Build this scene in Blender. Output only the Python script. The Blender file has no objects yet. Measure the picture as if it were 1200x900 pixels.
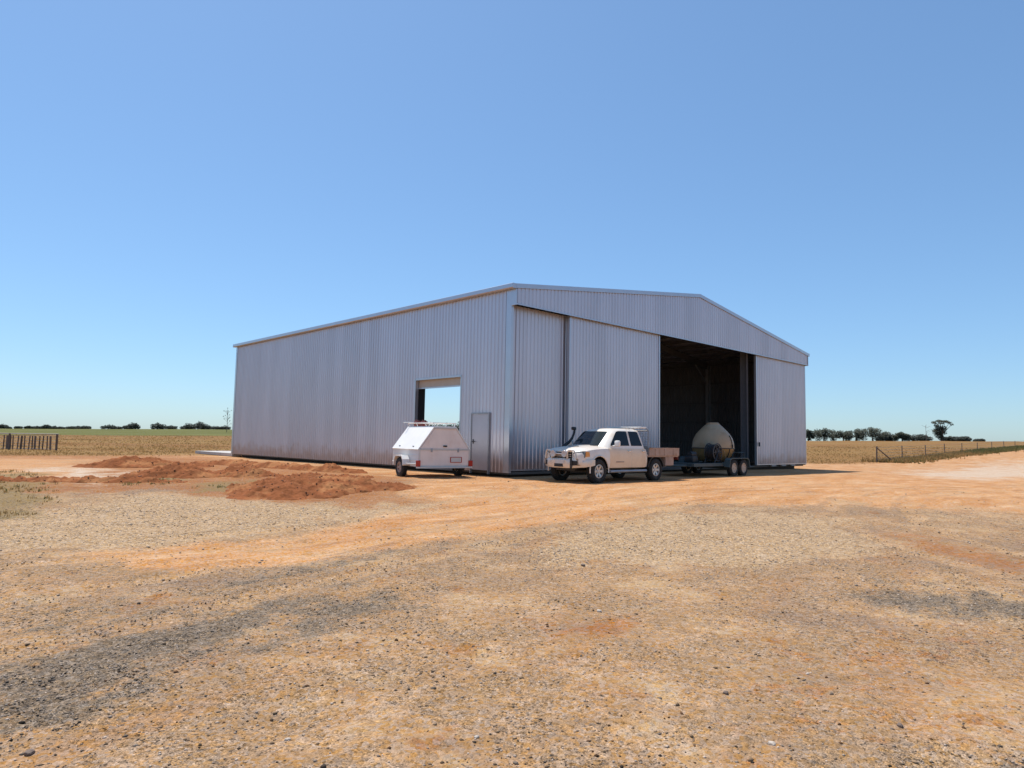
import bpy, bmesh, math, random
import numpy as np
from mathutils import Vector, Matrix

random.seed(7)
rng = np.random.default_rng(11)
R = math.radians
scene = bpy.context.scene
COL = scene.collection

# ------------------------------------------------------------------ camera
CAM_Z = 1.55
cam_data = bpy.data.cameras.new('camera')
cam = bpy.data.objects.new('camera', cam_data)
COL.objects.link(cam)
cam_data.sensor_width = 36.0
cam_data.lens = 796.2 / 1200 * 36.0
cam_data.clip_start = 0.1
cam_data.clip_end = 12000
cam.matrix_world = (Matrix.Translation((0, 0, CAM_Z)) @ Matrix.Rotation(math.pi / 2 + 0.0817, 4, 'X')
                    @ Matrix.Rotation(0.0190, 4, 'Z'))
scene.camera = cam

# ------------------------------------------------------------------ sky, sun, exposure
SUN_EL = R(66.5)
SHED_A = 0.7634                                   # heading of the gable wall
SUN_AZ = math.pi / 2 + SHED_A - R(3.5)            # along the side wall, a touch behind it
sun_dir = Vector((math.cos(SUN_AZ) * math.cos(SUN_EL), math.sin(SUN_AZ) * math.cos(SUN_EL), math.sin(SUN_EL)))
world = bpy.data.worlds.new('World')
scene.world = world
world.use_nodes = True
wn = world.node_tree
wn.nodes.clear()
sky = wn.nodes.new('ShaderNodeTexSky')
sky.sky_type = 'NISHITA'
sky.sun_disc = False
sky.sun_elevation = SUN_EL
sky.sun_rotation = math.atan2(sun_dir.x, sun_dir.y)
sky.altitude = 1700
sky.air_density = 1.2
sky.dust_density = 2.0
sky.ozone_density = 9.0
bg = wn.nodes.new('ShaderNodeBackground')
bg.inputs['Strength'].default_value = 0.15
wo = wn.nodes.new('ShaderNodeOutputWorld')
tint = wn.nodes.new('ShaderNodeMix')
tint.data_type = 'RGBA'
tint.blend_type = 'MULTIPLY'
tint.inputs['Factor'].default_value = 1.0
tint.inputs['B'].default_value = (1.21, 1.42, 1.52, 1)
gam = wn.nodes.new('ShaderNodeGamma')
gam.inputs['Gamma'].default_value = 0.76
wn.links.new(sky.outputs[0], gam.inputs['Color'])
wn.links.new(gam.outputs[0], tint.inputs['A'])
wn.links.new(tint.outputs['Result'], bg.inputs['Color'])
wn.links.new(bg.outputs[0], wo.inputs['Surface'])

sun_data = bpy.data.lights.new('sun', 'SUN')
sun_data.energy = 5.0
sun_data.angle = R(0.53)
sun_data.color = (1.0, 0.95, 0.88)
sun = bpy.data.objects.new('sun', sun_data)
COL.objects.link(sun)
sun.rotation_euler = sun_dir.to_track_quat('Z', 'Y').to_euler()
sun.location = (-30, 40, 60)

scene.view_settings.view_transform = 'Standard'
scene.view_settings.look = 'None'
scene.view_settings.gamma = 1.0
scene.view_settings.exposure = 0.0

# ------------------------------------------------------------------ helpers: tags
def thing(name, label, cat, loc=(0, 0, 0), rz=0.0, group=None):
    o = bpy.data.objects.new(name, None)
    o.empty_display_size = 0.3
    COL.objects.link(o)
    o.location = loc
    o.rotation_euler = (0, 0, rz)
    return tag(o, label, cat, group)

def tag(o, label=None, cat=None, group=None, kind=None):
    if label: o['label'] = label
    if cat: o['category'] = cat
    if group: o['group'] = group
    if kind: o['kind'] = kind
    return o

# ------------------------------------------------------------------ helpers: materials
def mat(name, color, rough=0.6, metallic=0.0, var=0.12, vscale=6.0, bump=0.0, bscale=40.0, spec=0.5, stretch=None,
        color2=None, c2scale=2.0, c2lo=0.5, c2hi=0.7, island=0.0, objvar=0.0, coat=0.0):
    m = bpy.data.materials.new(name)
    m.use_nodes = True
    nt = m.node_tree
    b = nt.nodes['Principled BSDF']
    b.inputs['Roughness'].default_value = rough
    b.inputs['Metallic'].default_value = metallic
    b.inputs['Specular IOR Level'].default_value = spec
    b.inputs['Coat Weight'].default_value = coat
    tc = nt.nodes.new('ShaderNodeTexCoord')
    vec = tc.outputs['Object']
    if stretch:
        mp = nt.nodes.new('ShaderNodeMapping')
        mp.inputs['Scale'].default_value = stretch
        nt.links.new(vec, mp.inputs['Vector'])
        vec = mp.outputs[0]
    n = nt.nodes.new('ShaderNodeTexNoise')
    n.inputs['Scale'].default_value = vscale
    n.inputs['Detail'].default_value = 5
    nt.links.new(vec, n.inputs['Vector'])
    mr = nt.nodes.new('ShaderNodeMapRange')
    mr.inputs['From Min'].default_value = 0.25
    mr.inputs['From Max'].default_value = 0.75
    mr.inputs['To Min'].default_value = 1 - var
    mr.inputs['To Max'].default_value = 1 + var
    nt.links.new(n.outputs['Fac'], mr.inputs['Value'])
    hsv = nt.nodes.new('ShaderNodeHueSaturation')
    hsv.inputs['Color'].default_value = (*color, 1)
    if color2:
        n2 = nt.nodes.new('ShaderNodeTexNoise')
        n2.inputs['Scale'].default_value = c2scale
        n2.inputs['Detail'].default_value = 6
        n2.inputs['Roughness'].default_value = 0.65
        nt.links.new(vec, n2.inputs['Vector'])
        m2 = nt.nodes.new('ShaderNodeMapRange')
        m2.interpolation_type = 'SMOOTHSTEP'
        m2.inputs['From Min'].default_value = c2lo
        m2.inputs['From Max'].default_value = c2hi
        nt.links.new(n2.outputs['Fac'], m2.inputs['Value'])
        mx = nt.nodes.new('ShaderNodeMix')
        mx.data_type = 'RGBA'
        mx.inputs['A'].default_value = (*color, 1)
        mx.inputs['B'].default_value = (*color2, 1)
        nt.links.new(m2.outputs[0], mx.inputs['Factor'])
        nt.links.new(mx.outputs['Result'], hsv.inputs['Color'])
    val = mr.outputs[0]
    if island or objvar:
        if island:
            g = nt.nodes.new('ShaderNodeNewGeometry'); src = g.outputs['Random Per Island']; amp = island
        else:
            g = nt.nodes.new('ShaderNodeObjectInfo'); src = g.outputs['Random']; amp = objvar
        m3 = nt.nodes.new('ShaderNodeMapRange')
        m3.inputs['To Min'].default_value = 1 - amp
        m3.inputs['To Max'].default_value = 1 + amp
        nt.links.new(src, m3.inputs['Value'])
        mu = nt.nodes.new('ShaderNodeMath'); mu.operation = 'MULTIPLY'
        nt.links.new(val, mu.inputs[0]); nt.links.new(m3.outputs[0], mu.inputs[1])
        val = mu.outputs[0]
    nt.links.new(val, hsv.inputs['Value'])
    nt.links.new(hsv.outputs[0], b.inputs['Base Color'])
    if bump:
        nb = nt.nodes.new('ShaderNodeTexNoise')
        nb.inputs['Scale'].default_value = bscale
        nb.inputs['Detail'].default_value = 4
        nt.links.new(vec, nb.inputs['Vector'])
        bp = nt.nodes.new('ShaderNodeBump')
        bp.inputs['Strength'].default_value = bump
        bp.inputs['Distance'].default_value = 0.02
        nt.links.new(nb.outputs['Fac'], bp.inputs['Height'])
        nt.links.new(bp.outputs[0], b.inputs['Normal'])
    return m

M = {}
M['zinc'] = mat('zincalume', (0.57, 0.56, 0.61), 0.36, 0.6, 0.05, 1.2, 0.05, 60, objvar=0.05, stretch=(1, 1, 0.25))
def splash(m):
    # red dust thrown up along the foot of the cladding
    nt = m.node_tree; b = nt.nodes['Principled BSDF']
    tc = nt.nodes.new('ShaderNodeTexCoord'); sx = nt.nodes.new('ShaderNodeSeparateXYZ'); nt.links.new(tc.outputs['Object'], sx.inputs[0])
    n = nt.nodes.new('ShaderNodeTexNoise'); n.inputs['Scale'].default_value = 2.2; n.inputs['Detail'].default_value = 5; nt.links.new(tc.outputs['Object'], n.inputs['Vector'])
    ma = nt.nodes.new('ShaderNodeMath'); ma.operation = 'MULTIPLY_ADD'; ma.inputs[1].default_value = -1.1
    nt.links.new(n.outputs['Fac'], ma.inputs[0]); nt.links.new(sx.outputs[2], ma.inputs[2])
    mr = nt.nodes.new('ShaderNodeMapRange'); mr.interpolation_type = 'SMOOTHSTEP'
    mr.inputs['From Min'].default_value = -.55; mr.inputs['From Max'].default_value = .25; mr.inputs['To Min'].default_value = .6; mr.inputs['To Max'].default_value = 0
    nt.links.new(ma.outputs[0], mr.inputs['Value'])
    mx = nt.nodes.new('ShaderNodeMix'); mx.data_type = 'RGBA'
    nt.links.new(mr.outputs[0], mx.inputs['Factor']); nt.links.new(b.inputs['Base Color'].links[0].from_socket, mx.inputs['A']); mx.inputs['B'].default_value = (.36, .22, .14, 1)
    nt.links.new(mx.outputs['Result'], b.inputs['Base Color'])
splash(M['zinc'])
M['zinc_trim'] = mat('zincalume_trim', (0.50, 0.52, 0.57), 0.30, 0.65, 0.04, 2.0)
M['zinc_shade'] = mat('zincalume_inside_shaded', (0.18, 0.18, 0.19), 0.55, 0.25, 0.1, 1.0)  # zincalume again, interior shade painted into a darker base colour
M['mullion'] = mat('shaded_frame_steel', (0.15, 0.155, 0.17), 0.5, 0.3, 0.1, 4)  # inside frame steel, painted dark for the shade in the bay
M['steel'] = mat('galvanised_steel', (0.34, 0.35, 0.37), 0.45, 0.5, 0.1, 4)
M['dark_steel'] = mat('dark_painted_steel', (0.03, 0.034, 0.042), 0.5, 0.2, 0.15, 6)
M['roller'] = mat('roller_curtain', (0.46, 0.41, 0.34), 0.5, 0.0, 0.06, 4)
M['door_leaf'] = mat('door_leaf', (0.47, 0.45, 0.48), 0.45, 0.25, 0.04, 3)
M['floor'] = mat('shaded_floor_concrete', (0.16, 0.135, 0.115), 0.9, 0, 0.15, 2)  # floor concrete with the bay's shade painted into its tone
M['concrete'] = mat('concrete', (0.50, 0.46, 0.42), 0.85, 0, 0.12, 3, 0.2, 60)
M['white'] = mat('white_paint', (0.86, 0.83, 0.77), 0.35, 0, 0.04, 3, coat=0.15)
M['dusty_bounce'] = mat('dusty_bounce_white_paint', (0.83, 0.76, 0.67), 0.35, 0, 0.05, 4, color2=(0.74, 0.59, 0.45), c2scale=1.6, c2lo=0.42, c2hi=0.72, coat=0.2)  # dust tint, warmed further to carry the bounce off the sand
M['door_dust_bounce'] = mat('dust_bounce_white_paint', (0.82, 0.63, 0.44), 0.4, 0, 0.05, 4, color2=(0.72, 0.50, 0.31), c2scale=1.3, c2lo=0.45, c2hi=0.75, coat=0.1)  # dust film plus orange ground bounce, both put into the door colour
M['slab_edge'] = mat('shade_dark_concrete', (0.10, 0.075, 0.06), 0.95, 0, 0.25, 5)  # darkened to paint in the black shade under the cladding
M['trailer'] = mat('trailer_white', (0.76, 0.74, 0.70), 0.45, 0, 0.05, 3, color2=(0.66, 0.55, 0.48), c2scale=1.8, c2lo=0.5, c2hi=0.8)
M['trailer_back'] = mat('trailer_bounce_white', (0.84, 0.73, 0.66), 0.5, 0, 0.06, 3, color2=(0.76, 0.60, 0.51), c2scale=2.2, c2lo=0.45, c2hi=0.8)  # paler and pinker, ground bounce on the rear put into the colour
M['glass'] = mat('tinted_glass', (0.010, 0.013, 0.016), 0.05, 0, 0.05, 2, spec=0.25)
M['screen'] = mat('windscreen_glass', (0.03, 0.04, 0.045), 0.06, 0, 0.05, 2, spec=0.6)
M['black'] = mat('black_plastic', (0.018, 0.018, 0.02), 0.5, 0, 0.1, 8)
M['rubber'] = mat('tyre_rubber', (0.022, 0.021, 0.02), 0.85, 0, 0.2, 9, color2=(0.09, 0.065, 0.045), c2scale=5, c2lo=0.5, c2hi=0.8)
M['alloy'] = mat('alloy_wheel', (0.55, 0.54, 0.52), 0.35, 0.5, 0.1, 8)
M['chrome'] = mat('bright_metal', (0.72, 0.72, 0.72), 0.2, 0.9, 0.05, 4)
M['silver'] = mat('silver_bar', (0.70, 0.65, 0.58), 0.35, 0.2, 0.08, 5)
M['lamp'] = mat('lamp_glass', (0.56, 0.53, 0.52), 0.15, 0.1, 0.1, 20)
M['head_lens'] = mat('headlight_lens', (0.16, 0.17, 0.15), 0.08, 0.1, 0.5, 14, color2=(0.5, 0.5, 0.42), c2scale=9, c2lo=0.5, c2hi=0.6)
M['amber'] = mat('amber_lens', (0.75, 0.30, 0.05), 0.2, 0, 0.05, 10)
M['red_lens'] = mat('red_lens', (0.42, 0.03, 0.02), 0.25, 0, 0.08, 10)
M['red'] = mat('red_plastic', (0.17, 0.03, 0.026), 0.5, 0, 0.15, 8)
M['tray'] = mat('dusty_tray_steel', (0.40, 0.29, 0.23), 0.65, 0.1, 0.12, 5, color2=(0.33, 0.20, 0.13), c2scale=3)
M['plate'] = mat('number_plate', (0.62, 0.60, 0.56), 0.5, 0, 0.05, 10)
M['tank'] = mat('weathered_fibreglass', (0.37, 0.275, 0.165), 0.45, 0, 0.08, 4, color2=(0.30, 0.19, 0.09), c2scale=2.2, c2lo=0.45, c2hi=0.75)
M['tank_low'] = mat('stained_fibreglass', (0.26, 0.165, 0.06), 0.5, 0, 0.12, 6, color2=(0.28, 0.17, 0.07), c2scale=4)
M['teal'] = mat('faded_green_steel', (0.055, 0.08, 0.085), 0.6, 0.1, 0.15, 5, color2=(0.16, 0.11, 0.08), c2scale=4, c2lo=0.55, c2hi=0.8)
M['rim_pale'] = mat('dusty_pale_rim', (0.52, 0.40, 0.30), 0.6, 0, 0.12, 7)
M['hose'] = mat('black_hose', (0.02, 0.02, 0.022), 0.6, 0, 0.1, 8)
M['wood'] = mat('weathered_timber', (0.16, 0.11, 0.085), 0.85, 0, 0.3, 8, 0.3, 50, stretch=(1, 1, 0.15), objvar=0.35)
M['rail'] = mat('pale_rail', (0.46, 0.38, 0.33), 0.7, 0, 0.15, 6)
M['post'] = mat('fence_post', (0.12, 0.095, 0.08), 0.8, 0, 0.2, 8)
M['wire'] = mat('fence_wire', (0.25, 0.24, 0.23), 0.5, 0.6, 0.1, 3)
M['bark'] = mat('bark', (0.16, 0.125, 0.10), 0.9, 0, 0.3, 3)
M['leaf'] = mat('gum_leaf', (0.062, 0.070, 0.040), 0.7, 0, 0.2, 2, island=0.45, objvar=0)
M['leaf_dark'] = mat('scrub_leaf', (0.046, 0.054, 0.036), 0.7, 0, 0.2, 2, island=0.4)
M['dead'] = mat('bare_twig', (0.19, 0.16, 0.13), 0.9, 0, 0.2, 3)
M['straw'] = mat('dry_grass', (0.37, 0.23, 0.09), 0.9, 0, 0.15, 0.1, island=0.35, color2=(0.28, 0.17, 0.06), c2scale=0.08)
M['weed'] = mat('green_weed', (0.155, 0.145, 0.05), 0.9, 0, 0.2, 0.3, island=0.4, color2=(0.26, 0.19, 0.08), c2scale=0.6)
M['g_pale'] = mat('pale_gravel', (0.42, 0.325, 0.25), 0.9, 0, 0.1, 30, island=0.45, spec=0.2)
M['g_tan'] = mat('tan_gravel', (0.28, 0.185, 0.11), 0.9, 0, 0.1, 30, island=0.55, spec=0.2)
M['g_dark'] = mat('blue_grey_gravel', (0.145, 0.112, 0.085), 0.9, 0, 0.1, 30, island=0.7, spec=0.1)
M['g_brown'] = mat('brown_crumbs', (0.13, 0.068, 0.036), 0.95, 0, 0.1, 30, island=0.5, spec=0.1)
M['stone'] = mat('pale_stone', (0.52, 0.44, 0.36), 0.85, 0, 0.15, 40, 0.4, 60)
M['stone_dark'] = mat('dark_stone', (0.17, 0.12, 0.09), 0.85, 0, 0.15, 40, 0.4, 60)
def translucent(m, amt):
    nt = m.node_tree
    b = nt.nodes['Principled BSDF']; out = [n for n in nt.nodes if n.type == 'OUTPUT_MATERIAL'][0]
    tr = nt.nodes.new('ShaderNodeBsdfTranslucent'); mx = nt.nodes.new('ShaderNodeMixShader'); mx.inputs[0].default_value = amt
    nt.links.new(b.inputs['Base Color'].links[0].from_socket, tr.inputs['Color'])
    nt.links.new(b.outputs[0], mx.inputs[1]); nt.links.new(tr.outputs[0], mx.inputs[2]); nt.links.new(mx.outputs[0], out.inputs['Surface'])
for q in ('straw', 'weed'): translucent(M[q], 0.5)
for q in ('leaf', 'leaf_dark'): translucent(M[q], 0.2)
M['clod'] = mat('red_clod', (0.26, 0.105, 0.05), 0.95, 0, 0.2, 10, 0.4, 40, island=0.35)

# ------------------------------------------------------------------ helpers: mesh collector
class MB:
    def __init__(s):
        s.v = []; s.f = []; s.mi = []
    def add(s, verts, faces, mi=0):
        o = len(s.v)
        s.v += [tuple(p) for p in verts]
        s.f += [tuple(i + o for i in f) for f in faces]
        s.mi += [mi] * len(faces)
        return s
    def box(s, c, d, rz=0.0, mi=0, taper=1.0):
        x, y, z = (k / 2 for k in d)
        P = []
        for k, (sx, sy, sz) in enumerate([(-1,-1,-1),(1,-1,-1),(1,1,-1),(-1,1,-1),(-1,-1,1),(1,-1,1),(1,1,1),(-1,1,1)]):
            t = taper if sz > 0 else 1
            px, py = sx * x * t, sy * y * t
            P.append((c[0] + px * math.cos(rz) - py * math.sin(rz), c[1] + px * math.sin(rz) + py * math.cos(rz), c[2] + sz * z))
        return s.add(P, [(0,3,2,1),(4,5,6,7),(0,1,5,4),(1,2,6,5),(2,3,7,6),(3,0,4,7)], mi)
    def cbox(s, c, d, b=0.02, mi=0):
        # box with chamfered edges
        bm = bmesh.new()
        bmesh.ops.create_cube(bm, size=1)
        for v in bm.verts:
            v.co = Vector((v.co.x * d[0], v.co.y * d[1], v.co.z * d[2])) + Vector(c)
        bmesh.ops.bevel(bm, geom=bm.edges[:], offset=b, segments=2, affect='EDGES', profile=0.5)
        bm.verts.index_update()
        s.add([v.co for v in bm.verts], [[v.index for v in f.verts] for f in bm.faces], mi)
        bm.free()
        return s
    def tube(s, path, r, n=8, mi=0, cap=True):
        path = [Vector(p) for p in path]
        rs = r if isinstance(r, (list, tuple)) else [r] * len(path)
        rings = []
        t0 = (path[1] - path[0]).normalized()
        ref = Vector((0, 0, 1)) if abs(t0.z) < 0.9 else Vector((1, 0, 0))
        for i, p in enumerate(path):
            t = (path[min(i + 1, len(path) - 1)] - path[max(i - 1, 0)]).normalized()
            a = t.cross(ref)
            if a.length < 1e-4: a = t.cross(Vector((0, 1, 0)))
            a.normalize()
            b = t.cross(a).normalized()
            rings.append([p + (a * math.cos(2 * math.pi * k / n) + b * math.sin(2 * math.pi * k / n)) * rs[i] for k in range(n)])
        return s.loft(rings, cap, mi)
    def loft(s, rings, cap=True, mi=0, closed=True):
        n = len(rings[0])
        V = [p for rg in rings for p in rg]
        F = []
        m = n if closed else n - 1
        for i in range(len(rings) - 1):
            for k in range(m):
                k2 = (k + 1) % n
                F.append((i * n + k, i * n + k2, (i + 1) * n + k2, (i + 1) * n + k))
        if cap and closed:
            F.append(tuple(range(n))[::-1])
            F.append(tuple((len(rings) - 1) * n + k for k in range(n)))
        return s.add(V, F, mi)
    def lathe(s, prof, axis='Z', c=(0, 0, 0), n=32, mi=0, ring=False):
        rings = []
        if ring: prof = list(prof) + [prof[0]]
        for (r, h) in prof:
            rg = []
            for k in range(n):
                a = 2 * math.pi * k / n
                u, w = r * math.cos(a), r * math.sin(a)
                p = (u, w, h) if axis == 'Z' else ((u, h, w) if axis == 'Y' else (h, u, w))
                rg.append((p[0] + c[0], p[1] + c[1], p[2] + c[2]))
            rings.append(rg)
        return s.loft(rings, not ring, mi)
    def prism(s, poly, h0, h1, axis='Y', mi=0):
        n = len(poly)
        def P(a, b, h):
            return (a, h, b) if axis == 'Y' else ((h, a, b) if axis == 'X' else (a, b, h))
        V = [P(a, b, h0) for a, b in poly] + [P(a, b, h1) for a, b in poly]
        F = [tuple(range(n)), tuple(range(n, 2 * n))[::-1]] + [(k, (k + 1) % n, n + (k + 1) % n, n + k) for k in range(n)]
        return s.add(V, F, mi)
    def mesh(s, name, m, smooth=None, fix=True):
        me = bpy.data.meshes.new(name)
        me.from_pydata(s.v, [], s.f)
        ms = m if isinstance(m, list) else [m]
        for q in ms: me.materials.append(q)
        if len(ms) > 1: me.polygons.foreach_set('material_index', s.mi)
        if fix:
            bm = bmesh.new(); bm.from_mesh(me)
            bmesh.ops.recalc_face_normals(bm, faces=bm.faces[:])
            bm.to_mesh(me); bm.free()
        if smooth is not None:
            me.polygons.foreach_set('use_smooth', [True] * len(me.polygons))
            me.set_sharp_from_angle(angle=R(smooth))
        me.update()
        return me
    def build(s, name, m, parent=None, smooth=None, fix=True, loc=None):
        return link(name, s.mesh(name, m, smooth, fix), parent, loc)

def link(name, me, parent=None, loc=None, rot=None):
    o = bpy.data.objects.new(name, me)
    COL.objects.link(o)
    if parent: o.parent = parent
    if loc: o.location = loc
    if rot: o.rotation_euler = rot
    return o

def np_mesh(name, V, F, m, smooth=False):
    """V (n,3), F (k,m) numpy -> mesh"""
    me = bpy.data.meshes.new(name)
    k, w = F.shape
    me.vertices.add(len(V)); me.loops.add(k * w); me.polygons.add(k)
    me.vertices.foreach_set('co', np.ascontiguousarray(V, dtype=np.float32).ravel())
    me.loops.foreach_set('vertex_index', np.ascontiguousarray(F, dtype=np.int32).ravel())
    me.polygons.foreach_set('loop_start', np.arange(0, k * w, w, dtype=np.int32))
    me.polygons.foreach_set('loop_total', np.full(k, w, dtype=np.int32))
    if smooth: me.polygons.foreach_set('use_smooth', np.ones(k, dtype=bool))
    me.materials.append(m)
    me.update(calc_edges=True)
    me.validate()
    return me

# ------------------------------------------------------------------ helpers: noise in numpy
PERM = np.random.default_rng(5).permutation(512)
GR = np.random.default_rng(6).uniform(0, 2 * np.pi, 512)
def pnoise(x, y):
    xi = np.floor(x).astype(np.int64); yi = np.floor(y).astype(np.int64)
    xf = x - xi; yf = y - yi
    u = xf * xf * xf * (xf * (xf * 6 - 15) + 10); v = yf * yf * yf * (yf * (yf * 6 - 15) + 10)
    def g(ix, iy, dx, dy):
        a = GR[PERM[(PERM[ix & 511] + iy) & 511]]
        return np.cos(a) * dx + np.sin(a) * dy
    n00 = g(xi, yi, xf, yf); n10 = g(xi + 1, yi, xf - 1, yf)
    n01 = g(xi, yi + 1, xf, yf - 1); n11 = g(xi + 1, yi + 1, xf - 1, yf - 1)
    return ((n00 * (1 - u) + n10 * u) * (1 - v) + (n01 * (1 - u) + n11 * u) * v) * 1.5
def fbm(x, y, f, o=4, gain=0.5):
    a = 1.0; t = 0
    for k in range(o):
        t = t + a * pnoise(x * f + 17.3 * k, y * f - 9.1 * k); f *= 2.03; a *= gain
    return t
def sstep(a, b, x):
    t = np.clip((x - a) / (b - a), 0, 1)
    return t * t * (3 - 2 * t)

# ------------------------------------------------------------------ terrain
AZK = np.radians([-180, -60, -37, -30, -25, -5, 10, 24, 32, 45, 70, 180])
RISE_R = [500, 540, 540, 515, 495, 385, 330, 273, 290, 300, 400, 500]
RISE_Z = [2.5, 2.3, 2.3, 3.5, 4.5, 5.6, 4.6, 3.2, 4.05, 4.6, 3.5, 2.5]
def terrain(x, y, micro=True):
    x = np.asarray(x, float); y = np.asarray(y, float)
    r = np.hypot(x, y); az = np.arctan2(x, y)
    pad = 0.25 * sstep(9, 21, y) - 0.10 * sstep(9, 20, x) * sstep(9, 21, y) - 0.03 * sstep(-6, -14, x)
    R1 = np.interp(az, AZK, RISE_R); Z1 = np.interp(az, AZK, RISE_Z)
    far = np.clip((r - 62) / (R1 - 62), 0, 1) * (Z1 - 0.2)
    z = pad + far
    if micro:
        near = 1 - sstep(25, 70, r)
        z = z + near * 0.028 * fbm(x, y, 0.45, 3) * (0.35 + 0.65 * (1 - sstep(17, 21, y)))
        z = z + (1 - sstep(14, 30, r)) * 0.014 * fbm(x, y, 2.2, 2)
        z = z + (1 - sstep(7, 16, r)) * 0.007 * fbm(x, y, 7.5, 2)
        z = z + (1 - sstep(4, 9, r)) * 0.004 * fbm(x, y, 24.0, 2)
        z = z + sstep(60, 110, r) * 0.10 * fbm(x, y, 0.06, 2)
    return z
def tz(x, y, micro=True):
    return float(terrain(np.array([x]), np.array([y]), micro)[0])

# ground patches, outlined in image pixels and projected to metres from the camera's feet
ZONES = {
'red9': [(-31.94, 38.87), (-28.41, 42.27), (-21.57, 43.36), (-16.39, 39.04), (-15.92, 32.04), (-21.11, 31.44), (-25.61, 31.19)],
'dark7': [(-5.31, 6.41), (-4.5, 6.84), (-3.49, 7.17), (-1.78, 7.41), (-1.2, 6.75), (-1.24, 5.82), (-1.61, 4.81), (-2.04, 3.97), (-2.33, 3.63), (-2.77, 3.42)],
'dark8': [(3.79, 6.94), (4.77, 7.91), (5.41, 8.07), (6.2, 7.36), (5.23, 6.22), (4.31, 6.33)],
'dark9': [(1.68, 3.42), (2.06, 3.64), (2.44, 3.75), (3.02, 3.74), (2.52, 3.14), (1.53, 3.11)],
'red8': [(1.3, 4.72), (2.28, 5.56), (3.52, 6.45), (4.72, 5.97), (2.94, 3.75), (1.78, 3.61), (1.0, 3.48)],
'sand1': [(-3.2, 20.13), (-1.22, 25.77), (3.18, 24.97), (12.96, 34.4), (21.41, 34.18), (29.75, 33.97), (12.59, 14.43), (9.45, 15.13), (8.23, 16.45), (4.55, 15.72), (0.99, 12.61), (-1.18, 9.93), (-2.9, 7.97), (-4.3, 7.83), (-5.56, 8.41), (-5.42, 9.42), (-3.76, 10.27), (-2.93, 12.0), (-2.1, 14.41)],
'pale1': [(-8.12, 15.65), (-4.73, 14.26), (-2.31, 15.8), (-1.79, 13.43), (-3.18, 11.84), (-4.66, 9.51), (-6.7, 8.28), (-9.55, 11.73)],
'dark1': [(-3.73, 4.69), (-3.03, 5.57), (-2.27, 6.26), (-1.29, 6.74), (-1.18, 6.22), (-2.06, 4.92), (-2.33, 3.9), (-2.69, 3.42)],
'dark2': [(-3.13, 6.96), (-2.67, 8.15), (-1.37, 9.54), (0.18, 10.78), (0.17, 9.94), (-1.19, 8.3), (-2.27, 6.96), (-2.87, 6.41)],
'dark3': [(3.59, 6.71), (4.72, 7.91), (5.37, 8.16), (5.87, 7.18), (4.97, 6.09), (4.02, 6.49)],
'dark4': [(3.28, 5.58), (3.85, 5.67), (3.66, 5.03), (3.18, 5.15)],
'dark5': [(1.83, 3.45), (2.19, 3.58), (2.89, 3.69), (2.51, 3.21), (1.68, 3.18)],
'dark6': [(-3.01, 3.81), (-2.44, 3.78), (-2.34, 3.58), (-2.69, 3.42)],
'pale2': [(0.54, 9.99), (2.84, 14.05), (4.58, 14.6), (7.07, 14.14), (5.07, 9.91), (2.22, 8.82), (0.47, 8.75)],
'pale3': [(9.16, 18.29), (16.17, 18.5), (10.9, 12.5), (7.68, 13.66)],
'red1': [(0.39, 5.8), (0.8, 6.19), (1.06, 5.93), (0.86, 5.59), (0.44, 5.49)],
'red2': [(-0.59, 3.68), (-0.38, 3.8), (-0.32, 3.69), (-0.49, 3.59)],
'red3': [(1.52, 4.35), (1.82, 4.59), (2.19, 4.42), (1.96, 4.17), (1.56, 4.17)],
'red4': [(6.08, 11.33), (6.98, 11.67), (7.06, 9.32), (6.58, 8.68), (6.35, 10.21)],
'red5': [(1.07, 3.58), (1.47, 3.59), (1.32, 3.24), (0.97, 3.23)],
'red6': [(-3.49, 6.39), (-3.33, 6.87), (-3.12, 6.59), (-3.25, 6.1)],
'red7': [(-2.12, 4.78), (-1.89, 5.08), (-1.64, 4.9), (-1.9, 4.54)],
'redbank': [(-15.31, 18.71), (-13.19, 19.0), (-10.82, 18.58), (-9.7, 20.61), (-8.22, 17.28), (-9.53, 16.04), (-13.03, 15.94)],
'white1': [(-17.72, 24.39), (-17.43, 26.98), (-14.04, 24.6), (-10.08, 19.61), (-10.64, 17.9), (-13.53, 20.21)],
'white2': [(20.74, 37.61), (33.3, 51.09), (106.99, 129.32), (27.39, 33.17), (18.46, 29.49)],
'weed1': [(-16.46, 20.1), (-16.13, 22.41), (-11.75, 17.57), (-8.13, 11.98), (-9.51, 11.68)],
'weed2': [(-11.41, 20.03), (-11.32, 22.01), (-9.09, 18.37), (-9.25, 16.99)],
'weed3': [(-8.2, 17.93), (-7.51, 19.61), (-6.53, 17.07), (-7.36, 16.33)],
'redzone': [(-17.18, 27.11), (-22.02, 41.17), (-13.05, 35.07), (-3.61, 22.67), (-1.98, 14.82), (-5.36, 14.52), (-7.7, 15.97), (-11.83, 19.89)],
}
def poly_sd(px, py, poly):
    """signed distance (positive inside)"""
    P = np.array(poly); n = len(P)
    d = np.full(px.shape, 1e9); inside = np.zeros(px.shape, bool)
    for i in range(n):
        a = P[i]; b = P[(i + 1) % n]
        e = b - a
        t = np.clip(((px - a[0]) * e[0] + (py - a[1]) * e[1]) / (e @ e + 1e-12), 0, 1)
        d = np.minimum(d, np.hypot(px - a[0] - t * e[0], py - a[1] - t * e[1]))
        cr = ((a[1] > py) != (b[1] > py))
        xx = e[0] * (py - a[1]) / (e[1] if abs(e[1]) > 1e-9 else 1e-9) + a[0]
        inside ^= cr & (px < xx)
    return np.where(inside, d, -d)
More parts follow.
